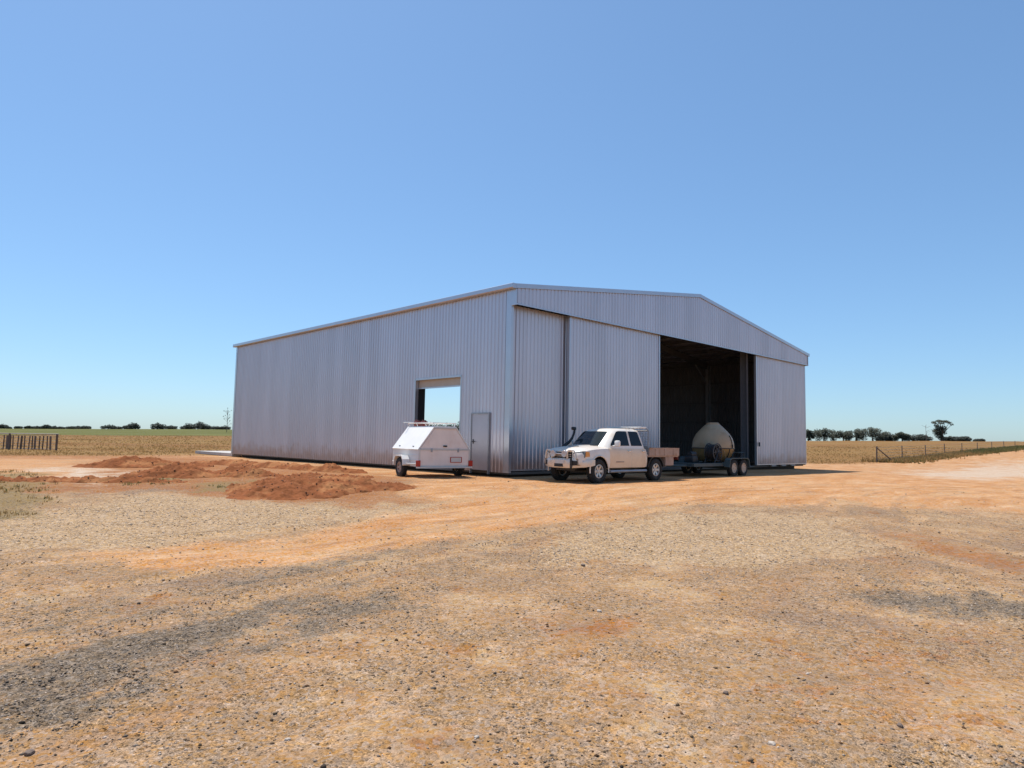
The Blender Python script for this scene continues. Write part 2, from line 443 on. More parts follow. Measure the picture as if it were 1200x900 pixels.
TRACKS = [
    [(-5.2, 3.2), (-3.4, 6.5), (-1.2, 10.0), (1.6, 14.0), (5.2, 17.8), (9.6, 20.8), (13.5, 24.5)],
    [(7.6, 4.5), (7.0, 8.0), (6.8, 11.0), (7.9, 15.0), (11.5, 20.0), (18.5, 24.5), (30.0, 33.0)],
    [(-9.5, 6.0), (-6.0, 8.6), (-2.6, 11.4), (.2, 15.0), (1.2, 19.0), (.4, 22.0)],
]
def track_dist(px, py, line, side):
    P = np.array(line); best = np.full(px.shape, 1e9); sg = np.zeros(px.shape)
    Q = [P[0]]
    for i in range(len(P) - 1):                     # Catmull-Rom smoothing
        p0, p1, p2, p3 = P[max(i - 1, 0)], P[i], P[i + 1], P[min(i + 2, len(P) - 1)]
        for t in (.25, .5, .75, 1.0):
            Q.append(.5 * ((2 * p1) + (p2 - p0) * t + (2 * p0 - 5 * p1 + 4 * p2 - p3) * t * t + (3 * p1 - p0 - 3 * p2 + p3) * t ** 3))
    Q = np.array(Q)
    for a, b in zip(Q, Q[1:]):
        e = b - a; L = np.hypot(*e)
        t = np.clip(((px - a[0]) * e[0] + (py - a[1]) * e[1]) / (L * L), 0, 1)
        dx, dy = px - a[0] - t * e[0], py - a[1] - t * e[1]
        d = np.hypot(dx, dy); s = np.sign(e[0] * dy - e[1] * dx)
        m = d < best
        best = np.where(m, d, best); sg = np.where(m, s, sg)
    return best * sg - side, None
def masks(x, y):
    r = np.hypot(x, y)
    w = 0.10 * r
    wx = x + w * 0.35 * fbm(x / 1.0, y / 1.0, 0.5, 3); wy = y + w * 0.55 * fbm(x + 50, y + 20, 0.5, 3)
    out = {k: np.zeros(x.shape) for k in ('sand', 'pale', 'dark', 'red', 'white', 'weed', 'track', 'berm')}
    soft = {'sand': .11, 'pale': .13, 'dark': .17, 'red': .08, 'redbank': .04, 'white': .09, 'weed': .07, 'redzone': .08}
    gain = {'dark7': .5, 'dark8': 1.0, 'dark9': .9, 'red8': .34, 'red9': .65, 'dark1': 1.0, 'dark2': .75, 'dark3': 1.0, 'dark4': .75, 'pale3': .5, 'red6': .6, 'red7': .5, 'red3': .6, 'red5': .6, 'red2': .95, 'red1': .9, 'red4': .95, 'white2': .75, 'white1': .75}
    sel = r < 90
    X = wx[sel]; Y = wy[sel]; RR = r[sel]
    for k, poly in ZONES.items():
        key = k.rstrip('0123456789')
        s = soft.get(key, .06) * RR
        v = sstep(-1, 1, poly_sd(X, Y, poly) / s) * gain.get(k, 1.0)
        key = {'redbank': 'red', 'redzone': 'red'}.get(key, key)
        out[key][sel] = np.maximum(out[key][sel], v)
    xs, ys = x[sel], y[sel]
    for line in TRACKS:
        for side in (-.72, .72):
            d, u = track_dist(xs + .05 * fbm(xs, ys, .9, 2), ys, line, side)
            brk = sstep(-.35, .25, fbm(xs + side * 7, ys, .55, 3))
            out['track'][sel] = np.maximum(out['track'][sel], (1 - sstep(.10, .24, np.abs(d))) * (.35 + .65 * brk))
            out['berm'][sel] = np.maximum(out['berm'][sel], (1 - sstep(.0, .16, np.abs(np.abs(d) - .30))) * (.3 + .7 * brk))
    az = np.degrees(np.arctan2(x, y))
    out['sand'] = np.maximum(out['sand'], .75 * sstep(17.5, 24, r + 1.5 * fbm(x, y, .3, 3)))
    # paddock: past the yard on the left, past the wire fence on the right
    edge = np.interp(az, [-180, -60, -38, -30, -22, 20, 24, 28, 31, 33.3, 36.5, 45, 60, 180], [44, 44, 44, 45, 48, 55, 57, 65, 76, 92, 146, 200, 200, 60])
    field = sstep(-1, 1, (r * (1 + 0.04 * fbm(x, y, 0.12, 3)) - edge) / (0.06 * edge))
    out['field'] = field
    out['green'] = sstep(150, 162, r + 3 * fbm(x, y, 0.03, 2)) * sstep(-12, -16, az)
    return out

def build_ground():
    az = np.concatenate([np.radians(np.linspace(-47, 47, 700)), np.radians(np.linspace(47, 313, 82))[1:-1]])
    r1 = np.geomspace(1.3, 46, 480); r2 = np.geomspace(46, 620, 80)[1:]; r3 = np.geomspace(620, 6000, 8)[1:]
    rr = np.concatenate([r1, r2, r3])
    na, nr = len(az), len(rr)
    A, RR = np.meshgrid(az, rr)
    X = (RR * np.sin(A)).ravel(); Y = (RR * np.cos(A)).ravel()
    Z = terrain(X, Y)
    # shallow wheel ruts and scraped lumps in the red patch on the right and by the sheds apron
    idx = np.arange(na * nr).reshape(nr, na)
    nxt = np.roll(idx, -1, axis=1)
    F = np.stack([idx[:-1].ravel(), nxt[:-1].ravel(), nxt[1:].ravel(), idx[1:].ravel()], 1)[:, ::-1]
    k = masks(X, Y)
    Z = Z - 0.02 * k['dark'] * (1 - sstep(8, 20, np.hypot(X, Y))) * (fbm(X, Y, 5, 2) * 0.4) + 0.03 * k['red'] * np.abs(fbm(X, Y, 2.5, 3)) * (1 - sstep(20, 40, np.hypot(X, Y)))
    Z = Z - 0.016 * k['track'] * (1 - k['field']) + 0.012 * k['berm'] * (1 - k['field']) * (.6 + .8 * np.abs(fbm(X, Y, 6, 2)))
    V = np.stack([X, Y, Z], 1)
    # hub triangles close the middle
    V = np.concatenate([V, [[0, 0, 0]]])
    me = np_mesh('ground', V, F, ground_material(), True)
    bm = None
    one = np.concatenate
    za = np.stack([k['sand'], k['pale'], k['dark'], k['red']], 1)
    zb = np.stack([k['white'], k['weed'], k['field'], k['green']], 1)
    zc = np.stack([k['track'], k['berm'], 0 * k['track'], 0 * k['track'] + 1], 1)
    for nm, arr in (('za', za), ('zb', zb), ('zc', zc)):
        at = me.attributes.new(nm, 'FLOAT_COLOR', 'POINT')
        full = np.zeros((len(me.vertices), 4), np.float32)
        full[:len(arr)] = arr
        at.data.foreach_set('color', full.ravel())
    o = link('ground', me)
    tag(o, kind='structure')
    c = MB()
    m = 40
    ring = [(1.32 * math.sin(2 * math.pi * i / m), 1.32 * math.cos(2 * math.pi * i / m), -0.012) for i in range(m)]
    return o

def ground_material():
    m = bpy.data.materials.new('farmyard_soil'); m.use_nodes = True
    nt = m.node_tree; N = nt.nodes; L = nt.links
    b = N['Principled BSDF']
    b.inputs['Roughness'].default_value = 0.95
    b.inputs['Specular IOR Level'].default_value = 0.15
    tc = N.new('ShaderNodeTexCoord'); P = tc.outputs['Object']
    def noise(scale, detail=4, rough=0.55, vec=P):
        n = N.new('ShaderNodeTexNoise'); n.inputs['Scale'].default_value = scale
        n.inputs['Detail'].default_value = detail; n.inputs['Roughness'].default_value = rough
        L.new(vec, n.inputs['Vector']); return n.outputs['Fac']
    def math_(op, a, b_, c_=None):
        n = N.new('ShaderNodeMath'); n.operation = op
        for i, q in enumerate((a, b_, c_)):
            if q is None: continue
            if isinstance(q, (int, float)): n.inputs[i].default_value = q
            else: L.new(q, n.inputs[i])
        return n.outputs[0]
    def ramp(v, a, c, lo=0.0, hi=1.0, smooth=True):
        n = N.new('ShaderNodeMapRange')
        if smooth: n.interpolation_type = 'SMOOTHSTEP'
        n.inputs['From Min'].default_value = a; n.inputs['From Max'].default_value = c
        n.inputs['To Min'].default_value = lo; n.inputs['To Max'].default_value = hi
        L.new(v, n.inputs['Value']); return n.outputs[0]
    def mix(f, a, c, mode='MIX'):
        n = N.new('ShaderNodeMix'); n.data_type = 'RGBA'; n.blend_type = mode
        if isinstance(f, (int, float)): n.inputs['Factor'].default_value = f
        else: L.new(f, n.inputs['Factor'])
        for s, q in (('A', a), ('B', c)):
            if isinstance(q, tuple): n.inputs[s].default_value = (*q, 1)
            else: L.new(q, n.inputs[s])
        return n.outputs['Result']
    def attr(nm):
        a = N.new('ShaderNodeAttribute'); a.attribute_name = nm
        s = N.new('ShaderNodeSeparateColor'); L.new(a.outputs['Color'], s.inputs[0])
        return s.outputs[0], s.outputs[1], s.outputs[2], a.outputs['Alpha']
    sand, pale, dark, red = attr('za'); white, weed, field, green = attr('zb'); track, berm, _, _ = attr('zc')
    mp = N.new('ShaderNodeMapping'); mp.vector_type = 'TEXTURE'; mp.inputs['Rotation'].default_value = (0, 0, R(62)); mp.inputs['Scale'].default_value = (3.6, 0.62, 1)
    L.new(P, mp.inputs['Vector']); S = mp.outputs[0]
    n_streak = noise(1.0, 5, 0.6, S)
    n_big = noise(0.5, 5, 0.6); n_mid = noise(2.4, 5, 0.62); n_fine = noise(14, 5, 0.65); n_grit = noise(70, 3, 0.6)
    dark = math_('MULTIPLY', dark, ramp(n_streak, .38, .60, 1.22, .62))
    def fac(mask, amt=0.9, n=None):
        q = math_('ADD', mask, math_('MULTIPLY', math_('SUBTRACT', n or n_mid, 0.5), amt))
        q = math_('ADD', q, math_('MULTIPLY', math_('SUBTRACT', n_fine, 0.5), amt * 0.8))
        return ramp(q, 0.32, 0.72)
    # base: mixed gravelly loam with orange and grey drifts
    base = mix(ramp(n_mid, .38, .66), (0.332, 0.199, 0.105), (0.382, 0.243, 0.140))
    n_pat = noise(0.85, 8, 0.72)
    loose = ramp(n_pat, .44, .56)
    base = mix(math_('MULTIPLY', loose, .55), base, (0.250, 0.168, 0.101))
    base = mix(math_('MULTIPLY', ramp(n_pat, .46, .37), .6), base, (0.420, 0.292, 0.170))
    base = mix(math_('MULTIPLY', ramp(n_streak, .52, .68), .38), base, (0.327, 0.167, 0.077))
    base = mix(math_('MULTIPLY', ramp(n_big, .53, .66), .7), base, (0.235, 0.157, 0.105))
    base = mix(math_('MULTIPLY', ramp(noise(1.3, 6, .66), .58, .69), .65), base, (0.274, 0.120, 0.046))
    c_sand = mix(ramp(n_streak, .35, .68), (0.479, 0.262, 0.126), (0.415, 0.206, 0.089))
    c_sand = mix(math_('MULTIPLY', ramp(n_big, .52, .68), .6), c_sand, (0.471, 0.296, 0.167))
    mp2 = N.new('ShaderNodeMapping'); mp2.vector_type = 'TEXTURE'; mp2.inputs['Rotation'].default_value = (0, 0, R(38)); mp2.inputs['Scale'].default_value = (2.4, 0.6, 1)
    L.new(P, mp2.inputs['Vector'])
    n_scuff = noise(1.1, 6, 0.68, mp2.outputs[0])
    c_sand = mix(math_('MULTIPLY', ramp(n_scuff, .53, .66), .75), c_sand, (0.335, 0.158, 0.066))
    c_sand = mix(math_('MULTIPLY', ramp(n_scuff, .47, .35), .75), c_sand, (0.54, 0.35, 0.205))
    c_sand = mix(math_('MULTIPLY', ramp(n_pat, .55, .66), .5), c_sand, (0.33, 0.165, 0.075))
    base = mix(fac(sand, 1.1), base, c_sand)
    base = mix(math_('MULTIPLY', ramp(n_big, .45, .34), .55), base, (0.40, 0.27, 0.155))
    base = mix(fac(pale), base, mix(ramp(n_fine, .35, .65), (0.340, 0.222, 0.127), (0.426, 0.297, 0.178)))
    base = mix(math_('MULTIPLY', fac(dark, 1.5), .92), base, mix(ramp(n_fine, .35, .65), (0.125, 0.096, 0.069), (0.205, 0.155, 0.109)))
    base = mix(math_('MULTIPLY', fac(red, 1.5), .8), base, mix(ramp(n_mid, .35, .65), (0.243, 0.097, 0.039), (0.300, 0.137, 0.058)))
    base = mix(fac(white, .6), base, mix(ramp(n_mid, .35, .65), (0.467, 0.332, 0.226), (0.495, 0.381, 0.281)))
    base = mix(math_('MULTIPLY', fac(track, .8), .40), base, mix(ramp(n_mid, .35, .65), (0.40, 0.245, 0.125), (0.46, 0.295, 0.165)))
    base = mix(math_('MULTIPLY', fac(berm, 1.0), .30), base, mix(ramp(n_fine, .35, .65), (0.19, 0.115, 0.066), (0.26, 0.19, 0.13)))
    base = mix(math_('MULTIPLY', fac(weed, 1.0), .8), base, (0.205, 0.144, 0.065))
    # dry paddock and the green crop beyond it
    mf = N.new('ShaderNodeMapping'); mf.inputs['Scale'].default_value = (0.02, 0.10, 1); L.new(P, mf.inputs['Vector'])
    nf = noise(1.0, 6, .6, mf.outputs[0]); nf2 = noise(0.35, 6, .7)
    c_field = mix(ramp(nf, .38, .62), (0.237, 0.137, 0.047), (0.212, 0.105, 0.035))
    c_field = mix(math_('MULTIPLY', ramp(nf2, .45, .7), .5), c_field, (0.269, 0.166, 0.060))
    base = mix(field, base, c_field)
    c_green = mix(ramp(nf, .38, .62), (0.099, 0.099, 0.023), (0.144, 0.136, 0.039))
    base = mix(green, base, c_green)
    # loose grit: cells of different tone, strongest where there is gravel
    def cells(scale):
        v = N.new('ShaderNodeTexVoronoi'); v.inputs['Scale'].default_value = scale; L.new(P, v.inputs['Vector'])
        s_ = N.new('ShaderNodeSeparateColor'); L.new(v.outputs['Color'], s_.inputs[0])
        return v, s_
    v, sv = cells(34); v2, sv2 = cells(78); v3, sv3 = cells(175)
    gmask = math_('SUBTRACT', 1.0, math_('MULTIPLY', math_('MAXIMUM', sand, math_('MAXIMUM', red, math_('MAXIMUM', field, white))), .68))
    gm = math_('MULTIPLY', gmask, ramp(n_mid, .3, .6, .5, 1.0))
    def speck(sock, lo, hi):
        # mostly near one, now and then a dark or a pale grain
        return math_('ADD', ramp(sock, 0.0, .22, lo, 0.0, False), ramp(sock, .80, 1.0, 0.0, hi, False))
    t1 = speck(sv.outputs[0], -.34, .22)
    t2 = speck(sv2.outputs[1], -.58, .42)
    t3 = speck(sv3.outputs[0], -.62, .55)
    gm = math_('MULTIPLY', gm, ramp(n_pat, .36, .56, .62, 1.15))
    gm = math_('MULTIPLY', gm, math_('ADD', 1.15, math_('MULTIPLY', math_('MAXIMUM', dark, math_('MULTIPLY', pale, .6)), .7)))
    t4 = math_('MULTIPLY', math_('SUBTRACT', n_grit, 0.5), 0.8)
    tone = math_('ADD', 1.09, math_('MULTIPLY', gm, math_('ADD', math_('ADD', t1, t4), math_('ADD', t2, t3))))
    tone = math_('MULTIPLY', tone, ramp(n_fine, .3, .7, .84, 1.14, False))
    tone = math_('MAXIMUM', tone, 0.22)
    hs = N.new('ShaderNodeHueSaturation'); L.new(base, hs.inputs['Color']); L.new(tone, hs.inputs['Value'])
    sat = ramp(sv.outputs[2], 0, 1, .80, 1.25, False); L.new(sat, hs.inputs['Saturation'])
    L.new(hs.outputs[0], b.inputs['Base Color'])
    hgt = math_('ADD', math_('MULTIPLY', math_('SUBTRACT', 0.5, v2.outputs['Distance']), math_('MULTIPLY', gm, .9)), math_('ADD', n_fine, math_('MULTIPLY', n_grit, .5)))
    bp = N.new('ShaderNodeBump'); bp.inputs['Strength'].default_value = 0.55; bp.inputs['Distance'].default_value = 0.012
    L.new(hgt, bp.inputs['Height']); L.new(bp.outputs[0], b.inputs['Normal'])
    return m

build_ground()

# ------------------------------------------------------------------ the shed
# local frame: X along the gable front, Y along the side wall, origin at the near corner on the slab
SLAB = 0.431
W = 24.06; LEN = 24.03; EAVE = 6.50; APEX = 8.09; HEAD = 5.82
shed = thing('shed', 'large new grey corrugated steel farm shed with low gable roof and half open sliding doors', 'shed',
             (-0.068, 23.514, SLAB), SHED_A)
def rake(x):
    return EAVE + (APEX - EAVE) * (1 - abs(x - W / 2) / (W / 2))

RIB = 0.1905
def rib_profile(u0, u1, extra=()):
    """(u, depth) points of the ribbed sheet between u0 and u1, ribs locked to multiples of RIB"""
    pts = {}
    k = int(math.floor(u0 / RIB)) - 1
    while k * RIB < u1 + RIB:
        c = (k + 0.5) * RIB
        for du, d in ((-0.040, 0), (-0.020, 0.029), (0.020, 0.029), (0.040, 0)):
            pts[round(c + du, 4)] = d
        k += 1
    us = sorted(pts)
    def dep(u):
        for a, b2 in zip(us, us[1:]):
            if a <= u <= b2:
                return pts[a] + (pts[b2] - pts[a]) * (u - a) / (b2 - a)
        return 0
    keep = sorted({u for u in us if u0 < u < u1} | {u0, u1} | {e for e in extra if u0 < e < u1})
    return [(u, dep(u)) for u in keep]

def sheet(u0, u1, bot, top, place, extra=(), mb=None, th=0.003):
    """one ribbed sheet; bot/top are functions of u; place(u, out, z) -> point"""
    mb = mb or MB()
    pr = rib_profile(u0, u1, extra)
    for (a, da), (c, dc) in zip(pr, pr[1:]):
        mid = (a + c) / 2
        z0, za, zc = bot(mid), top(a), top(c)
        z0 = z0 if not callable(z0) else z0
        f = [place(a, da, z0), place(c, dc, z0), place(c, dc, zc), place(a, da, za)]
        k = [place(a, da - th, z0), place(c, dc - th, z0), place(c, dc - th, zc), place(a, da - th, za)]
        mb.add(f + k, [(0, 1, 2, 3), (7, 6, 5, 4), (3, 2, 6, 7), (1, 0, 4, 5), (0, 3, 7, 4), (2, 1, 5, 6)])
    return mb

OPEN_Y = (2.64, 5.52); OPEN_Z = 3.45
DOOR_Y = (0.97, 1.97); DOOR_Z = 2.06
def side_bot(u):
    if OPEN_Y[0] < u < OPEN_Y[1]: return OPEN_Z
    if DOOR_Y[0] < u < DOOR_Y[1]: return DOOR_Z
    return -0.03
SW = 0.762
def jig(k, s=0.004):
    return math.sin(k * 12.9898) * s
# side wall sheets facing the yard
k = 0
u = 0.02
while u < LEN - 0.02:
    e = min(u + SW, LEN - 0.01)
    off = jig(k)
    mb = sheet(u, e, side_bot, lambda q: EAVE - 0.02, lambda a, d, z, off=off, uu=u: (-d - 0.002 - off * (a - uu), a, z), OPEN_Y + DOOR_Y)
    mb.build('wall_sheet', M['zinc'], shed, None, False)
    u = e; k += 1
# sheets of the gable head, above the door track
u = 0.02
while u < W - 0.02:
    e = min(u + SW, W - 0.02)
    off = jig(k)
    mb = sheet(u, e, lambda q: HEAD, lambda q: rake(q) - 0.01, lambda a, d, z, off=off, uu=u: (a, -0.22 - d - off * (a - uu), z), (W / 2,))
    mb.build('gable_sheet', M['zinc'], shed, None, False)
    u = e; k += 1
# far side wall and rear gable: out of sight outside, seen from within
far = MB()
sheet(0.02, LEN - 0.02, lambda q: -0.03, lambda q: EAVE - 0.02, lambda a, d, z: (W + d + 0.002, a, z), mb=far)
far.build('rear_cladding', M['zinc_shade'], shed, None, False)
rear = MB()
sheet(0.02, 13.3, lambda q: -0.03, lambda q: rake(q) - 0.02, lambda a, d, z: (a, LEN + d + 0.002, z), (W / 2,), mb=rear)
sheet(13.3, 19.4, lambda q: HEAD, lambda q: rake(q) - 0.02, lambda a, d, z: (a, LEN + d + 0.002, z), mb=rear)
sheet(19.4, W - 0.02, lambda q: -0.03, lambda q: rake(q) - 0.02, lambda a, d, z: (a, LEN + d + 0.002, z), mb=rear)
rear.build('rear_cladding', M['zinc_shade'], shed, None, False)
# inner lining tone on the back of the near side wall is the same sheet; roof sheets
for s in (0, 1):
    mb = MB()
    xe = -0.10 if s == 0 else W + 0.10
    def place(a, d, z, xe=xe):
        x = xe + (W / 2 - xe) * z
        return (x, a, EAVE - 0.015 + (APEX - EAVE) * (1 - abs(x - W / 2) / (W / 2)) + d + 0.01)
    sheet(-0.24, LEN + 0.12, lambda q: 0.0, lambda q: 1.0, place, mb=mb)
    mb.build('roof_sheet', M['zinc'], shed, None, False)
mb = MB(); mb.prism([(W / 2 - 0.3, APEX + 0.005), (W / 2, APEX + 0.06), (W / 2 + 0.3, APEX + 0.005), (W / 2, APEX + 0.035)], -0.2, LEN + 0.1, 'Y')
mb.build('ridge_cap', M['zinc_trim'], shed)
# barge capping along both rakes of the front
for s in (0, 1):
    x0, x1 = (-0.06, W / 2) if s == 0 else (W / 2, W + 0.06)
    a, c = rake(x0), rake(x1)
    mb = MB()
    ring = lambda x, z: [(x, -0.285, z - 0.11), (x, -0.285, z + 0.05), (x, -0.06, z + 0.075), (x, -0.06, z + 0.05), (x, -0.262, z + 0.03), (x, -0.262, z - 0.11)]
    mb.loft([ring(x0, a), ring(x1, c)])
    mb.build('barge_flashing', M['zinc_trim'], shed)
# eave gutters: quad profile
for s in (0, 1):
    mb = MB()
    sg = -1 if s == 0 else 1
    bx = 0 if s == 0 else W
    pr = [(0.04, 6.37), (0.19, 6.37), (0.215, 6.40), (0.215, 6.535), (0.195, 6.55), (0.19, 6.53), (0.19, 6.40), (0.06, 6.39), (0.06, 6.52), (0.04, 6.52)]
    mb.prism([(bx + sg * x, z) for x, z in pr], -0.27, LEN + 0.14, 'Y')
    g = mb.build('gutter', M['zinc_trim'], shed)
    for yy in (-0.275, LEN + 0.141):
        e = MB(); e.box((bx + sg * 0.128, yy, 6.455), (0.176, 0.006, 0.172)); e.build('gutter_end', M['zinc_trim'], g)
# corner flashings
def corner(x, y, sx, sy, zt, name='corner_flashing', a=0.22, c=0.08):
    mb = MB()
    # L section, long leg along Y, short leg along X
    L_ = [(x + sx * 0.036, y + sy * 0.04), (x + sx * 0.036, y - sy * a), (x + sx * 0.031, y - sy * a), (x + sx * 0.031, y + sy * 0.035), (x - sx * c, y + sy * 0.035), (x - sx * c, y + sy * 0.04)]
    mb.prism(L_, -0.03, zt, 'Z')
    mb.build(name, M['zinc_trim'], shed)
corner(0, 0, -1, -1, 6.36)
corner(W, 0, 1, -1, 6.36, a=0.2)
corner(0, LEN, -1, 1, 6.36, a=0.16, c=0.2)
corner(W, LEN, 1, 1, 6.36)
# returns that close the ends of the gable head
for x in (0.0, W):
    sg = -1 if x == 0 else 1
    mb = MB(); mb.box((x + sg * 0.012, -0.155, (HEAD + 6.36) / 2 - 0.01), (0.05, 0.225, 6.36 - HEAD + 0.02)); mb.build('gable_return', M['zinc_trim'], shed)
mb = MB(); mb.box((W / 2, -0.15, HEAD + 0.12), (W - 0.06, 0.10, 0.06)); mb.build('door_track', M['dark_steel'], shed)
mb = MB(); mb.box((W / 2, -0.256, HEAD + 0.02), (W + 0.04, 0.006, 0.045)); mb.build('head_flashing', M['zinc_trim'], shed)

# sliding doors
def sliding_door(x0, x1, y, ph=0.0):
    d = bpy.data.objects.new('sliding_door', None); COL.objects.link(d); d.parent = shed; d.location = (x0, y, 0)
    w = x1 - x0
    n = round(w / SW); sw = w / n
    for i in range(n):
        off = jig(i + x0 * 3)
        mb = sheet(i * sw, (i + 1) * sw, lambda q: 0.03, lambda q: HEAD + 0.05, lambda a, dd, z, off=off, uu=i * sw: (a, -dd - off * (a - uu), z))
        mb.build('door_sheet', M['zinc'], d, None, False)
    for x in (0.03, w - 0.03):
        mb = MB(); mb.cbox((x, 0.025, HEAD / 2 + 0.03), (0.085, 0.13, HEAD + 0.01), 0.006); mb.build('stile', M['zinc_trim'], d)
    mb = MB()
    for z in (0.09, 1.5, 2.9, 4.3, HEAD - 0.16): mb.box((w / 2, 0.06, z), (w - 0.15, 0.05, 0.09))
    mb.build('door_rail', M['steel'], d)
    mb = MB(); mb.box((w / 2, -0.034, 0.055), (w - 0.15, 0.006, 0.05)); mb.build('bottom_trim', M['zinc_trim'], d)
    return d
sliding_door(0.12, 6.2, 0.16)
sliding_door(2.97, 8.95, -0.07)
d4 = sliding_door(17.88, W - 0.07, -0.07)
mb = MB(); mb.cbox((0.16, -0.09, 1.12), (0.05, 0.07, 0.22), 0.01); mb.build('handle', M['dark_steel'], d4)
# bottom guide blocks under the right door
for x in (1.9, 3.1, 4.3):
    mb = MB(); mb.cbox((x, -0.02, -0.02), (0.5, 0.10, 0.07), 0.01); mb.build('guide_block', M['rail'], d4)

# slab
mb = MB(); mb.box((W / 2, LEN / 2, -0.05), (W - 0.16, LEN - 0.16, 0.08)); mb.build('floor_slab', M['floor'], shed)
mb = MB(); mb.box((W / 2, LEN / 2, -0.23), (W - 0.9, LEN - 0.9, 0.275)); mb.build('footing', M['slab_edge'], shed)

# frame inside
def ibeam_col(x, y, z1, along='x', m='steel'):
    mb = MB()
    a, c = (0.36, 0.17) if along == 'x' else (0.17, 0.36)
    if along == 'x':
        mb.box((x - a / 2 + .006, y, z1 / 2), (.012, c, z1)).box((x + a / 2 - .006, y, z1 / 2), (.012, c, z1)).box((x, y, z1 / 2), (a - .03, .01, z1))
    else:
        mb.box((x, y - c / 2 + .006, z1 / 2), (a, .012, z1)).box((x, y + c / 2 - .006, z1 / 2), (a, .012, z1)).box((x, y, z1 / 2), (.01, c - .03, z1))
    return mb.build('column', M[m], shed)
ys = [0.45, 6.1, 12.0, 17.9, LEN - 0.35]
for y in ys:
    for x in (0.38, W - 0.38): ibeam_col(x, y, EAVE - 0.3)
    for s in (0, 1):
        mb = MB()
        x0, x1 = (0.4, W / 2 - 0.01) if s == 0 else (W / 2 + 0.01, W - 0.4)
        rg = lambda x: [(x, y - .085, rake(x) - .62), (x, y + .085, rake(x) - .62), (x, y + .085, rake(x) - .60), (x, y + .01, rake(x) - .60), (x, y + .01, rake(x) - .26), (x, y + .085, rake(x) - .26), (x, y + .085, rake(x) - .24), (x, y - .085, rake(x) - .24), (x, y - .085, rake(x) - .26), (x, y - .01, rake(x) - .26), (x, y - .01, rake(x) - .60), (x, y - .085, rake(x) - .60)]
        mb.loft([rg(x0), rg(x1)]); mb.build('rafter', M['mullion'], shed)
        # knee brace
        mb = MB(); xa = 0.56 if s == 0 else W - 0.56; xb = 1.9 if s == 0 else W - 1.9
        mb.tube([(xa, y, EAVE - 1.5), (xb, y, rake(xb) - .64)], .05, 6); mb.build('knee_brace', M['steel'], shed)
for z in (1.25, 2.5, 3.75, 5.0, 6.2):
    for x in (0.11, W - 0.11):
        if x < 1:
            segs = [(0.5, 2.5), (5.66, LEN - .3)] if z < 3.5 else [(0.5, LEN - .3)]
        else: segs = [(0.3, LEN - .3)]
        for a, c in segs:
            mb = MB(); mb.box((x, (a + c) / 2, z), (0.14, c - a, 0.065)); mb.build('girt', M['mullion'], shed)
    for a, c in (((0.3, 13.2), (19.5, W - .3)) if z < 5.8 else ((0.3, W - .3),)):
        mb = MB(); mb.box(((a + c) / 2, LEN - .11, z), (c - a, 0.14, 0.065)); mb.build('girt', M['mullion'], shed)
for i in range(10):
    for s in (0, 1):
        x = 0.5 + i * 1.25; x = x if s == 0 else W - x
        mb = MB(); mb.box((x, LEN / 2, rake(x) - .145), (0.07, LEN - .5, 0.18)); mb.build('purlin', M['mullion'], shed)
# mullions either side of the big opening, behind the doors
for x in (8.82, 17.72):
    ibeam_col(x, 0.50, HEAD + 0.5, 'y', 'mullion')
for x in (6.1, W - 6.1, 13.2, 19.5):
    ibeam_col(x, LEN - 0.45, rake(x) - .3, 'y')

# side opening with its roller curtain
mb = MB()
for y in (OPEN_Y[0] - 0.02, OPEN_Y[1] + 0.02):
    mb.box((0.03, y, OPEN_Z / 2), (0.15, 0.07, OPEN_Z + 0.06))
mb.box((0.03, sum(OPEN_Y) / 2, OPEN_Z + 0.02), (0.15, OPEN_Y[1] - OPEN_Y[0] + 0.10, 0.07))
of = mb.build('opening_frame', M['zinc_trim'], shed)
for y in (OPEN_Y[0] - 0.12, OPEN_Y[1] + 0.10):
    mb = MB(); mb.box((0.30, y, 1.95), (0.36, 0.14, 3.9)); mb.build('jamb', M['dark_steel'], of)
mb = MB()
mb.lathe([(0.0, OPEN_Y[0] - 0.1), (0.26, OPEN_Y[0] - 0.1), (0.26, OPEN_Y[1] + 0.1), (0.0, OPEN_Y[1] + 0.1)], 'Y', (0.36, 0, 3.62), 20)
mb.box((0.14, sum(OPEN_Y) / 2, 3.36), (0.03, OPEN_Y[1] - OPEN_Y[0] - 0.02, 0.44))
rc = mb.build('roller_curtain', M['roller'], shed, 40)
mb = MB(); mb.box((0.14, sum(OPEN_Y) / 2, 3.12), (0.06, OPEN_Y[1] - OPEN_Y[0] - 0.02, 0.05)); mb.build('bottom_rail', M['zinc_trim'], rc)

# personnel door
pd = MB().box((-0.030, (DOOR_Y[0] + DOOR_Y[1]) / 2, 1.015), (0.04, DOOR_Y[1] - DOOR_Y[0] - 0.10, 2.0)).build('personnel_door', M['door_leaf'], shed)
mb = MB()
for y in DOOR_Y: mb.box((-0.035, y + (0.02 if y < 1.5 else -0.02), 0.98), (0.085, 0.05, 2.18))
mb.box((-0.035, sum(DOOR_Y) / 2, 2.045), (0.085, DOOR_Y[1] - DOOR_Y[0] - 0.09, 0.05))
mb.build('door_frame', M['steel'], pd)
mb = MB(); mb.tube([(-0.05, DOOR_Y[1] - .14, 1.03), (-0.11, DOOR_Y[1] - .14, 1.03), (-0.11, DOOR_Y[1] - .30, 1.03)], .014, 8)
mb.box((-0.055, DOOR_Y[1] - .14, 1.03), (.012, .05, .16)); mb.build('handle', M['black'], pd)
mb = MB()
for z in (.3, 1.05, 1.8): mb.tube([(-.065, DOOR_Y[0] + .055, z - .05), (-.065, DOOR_Y[0] + .055, z + .05)], .012, 6)
mb.build('hinge', M['steel'], pd)

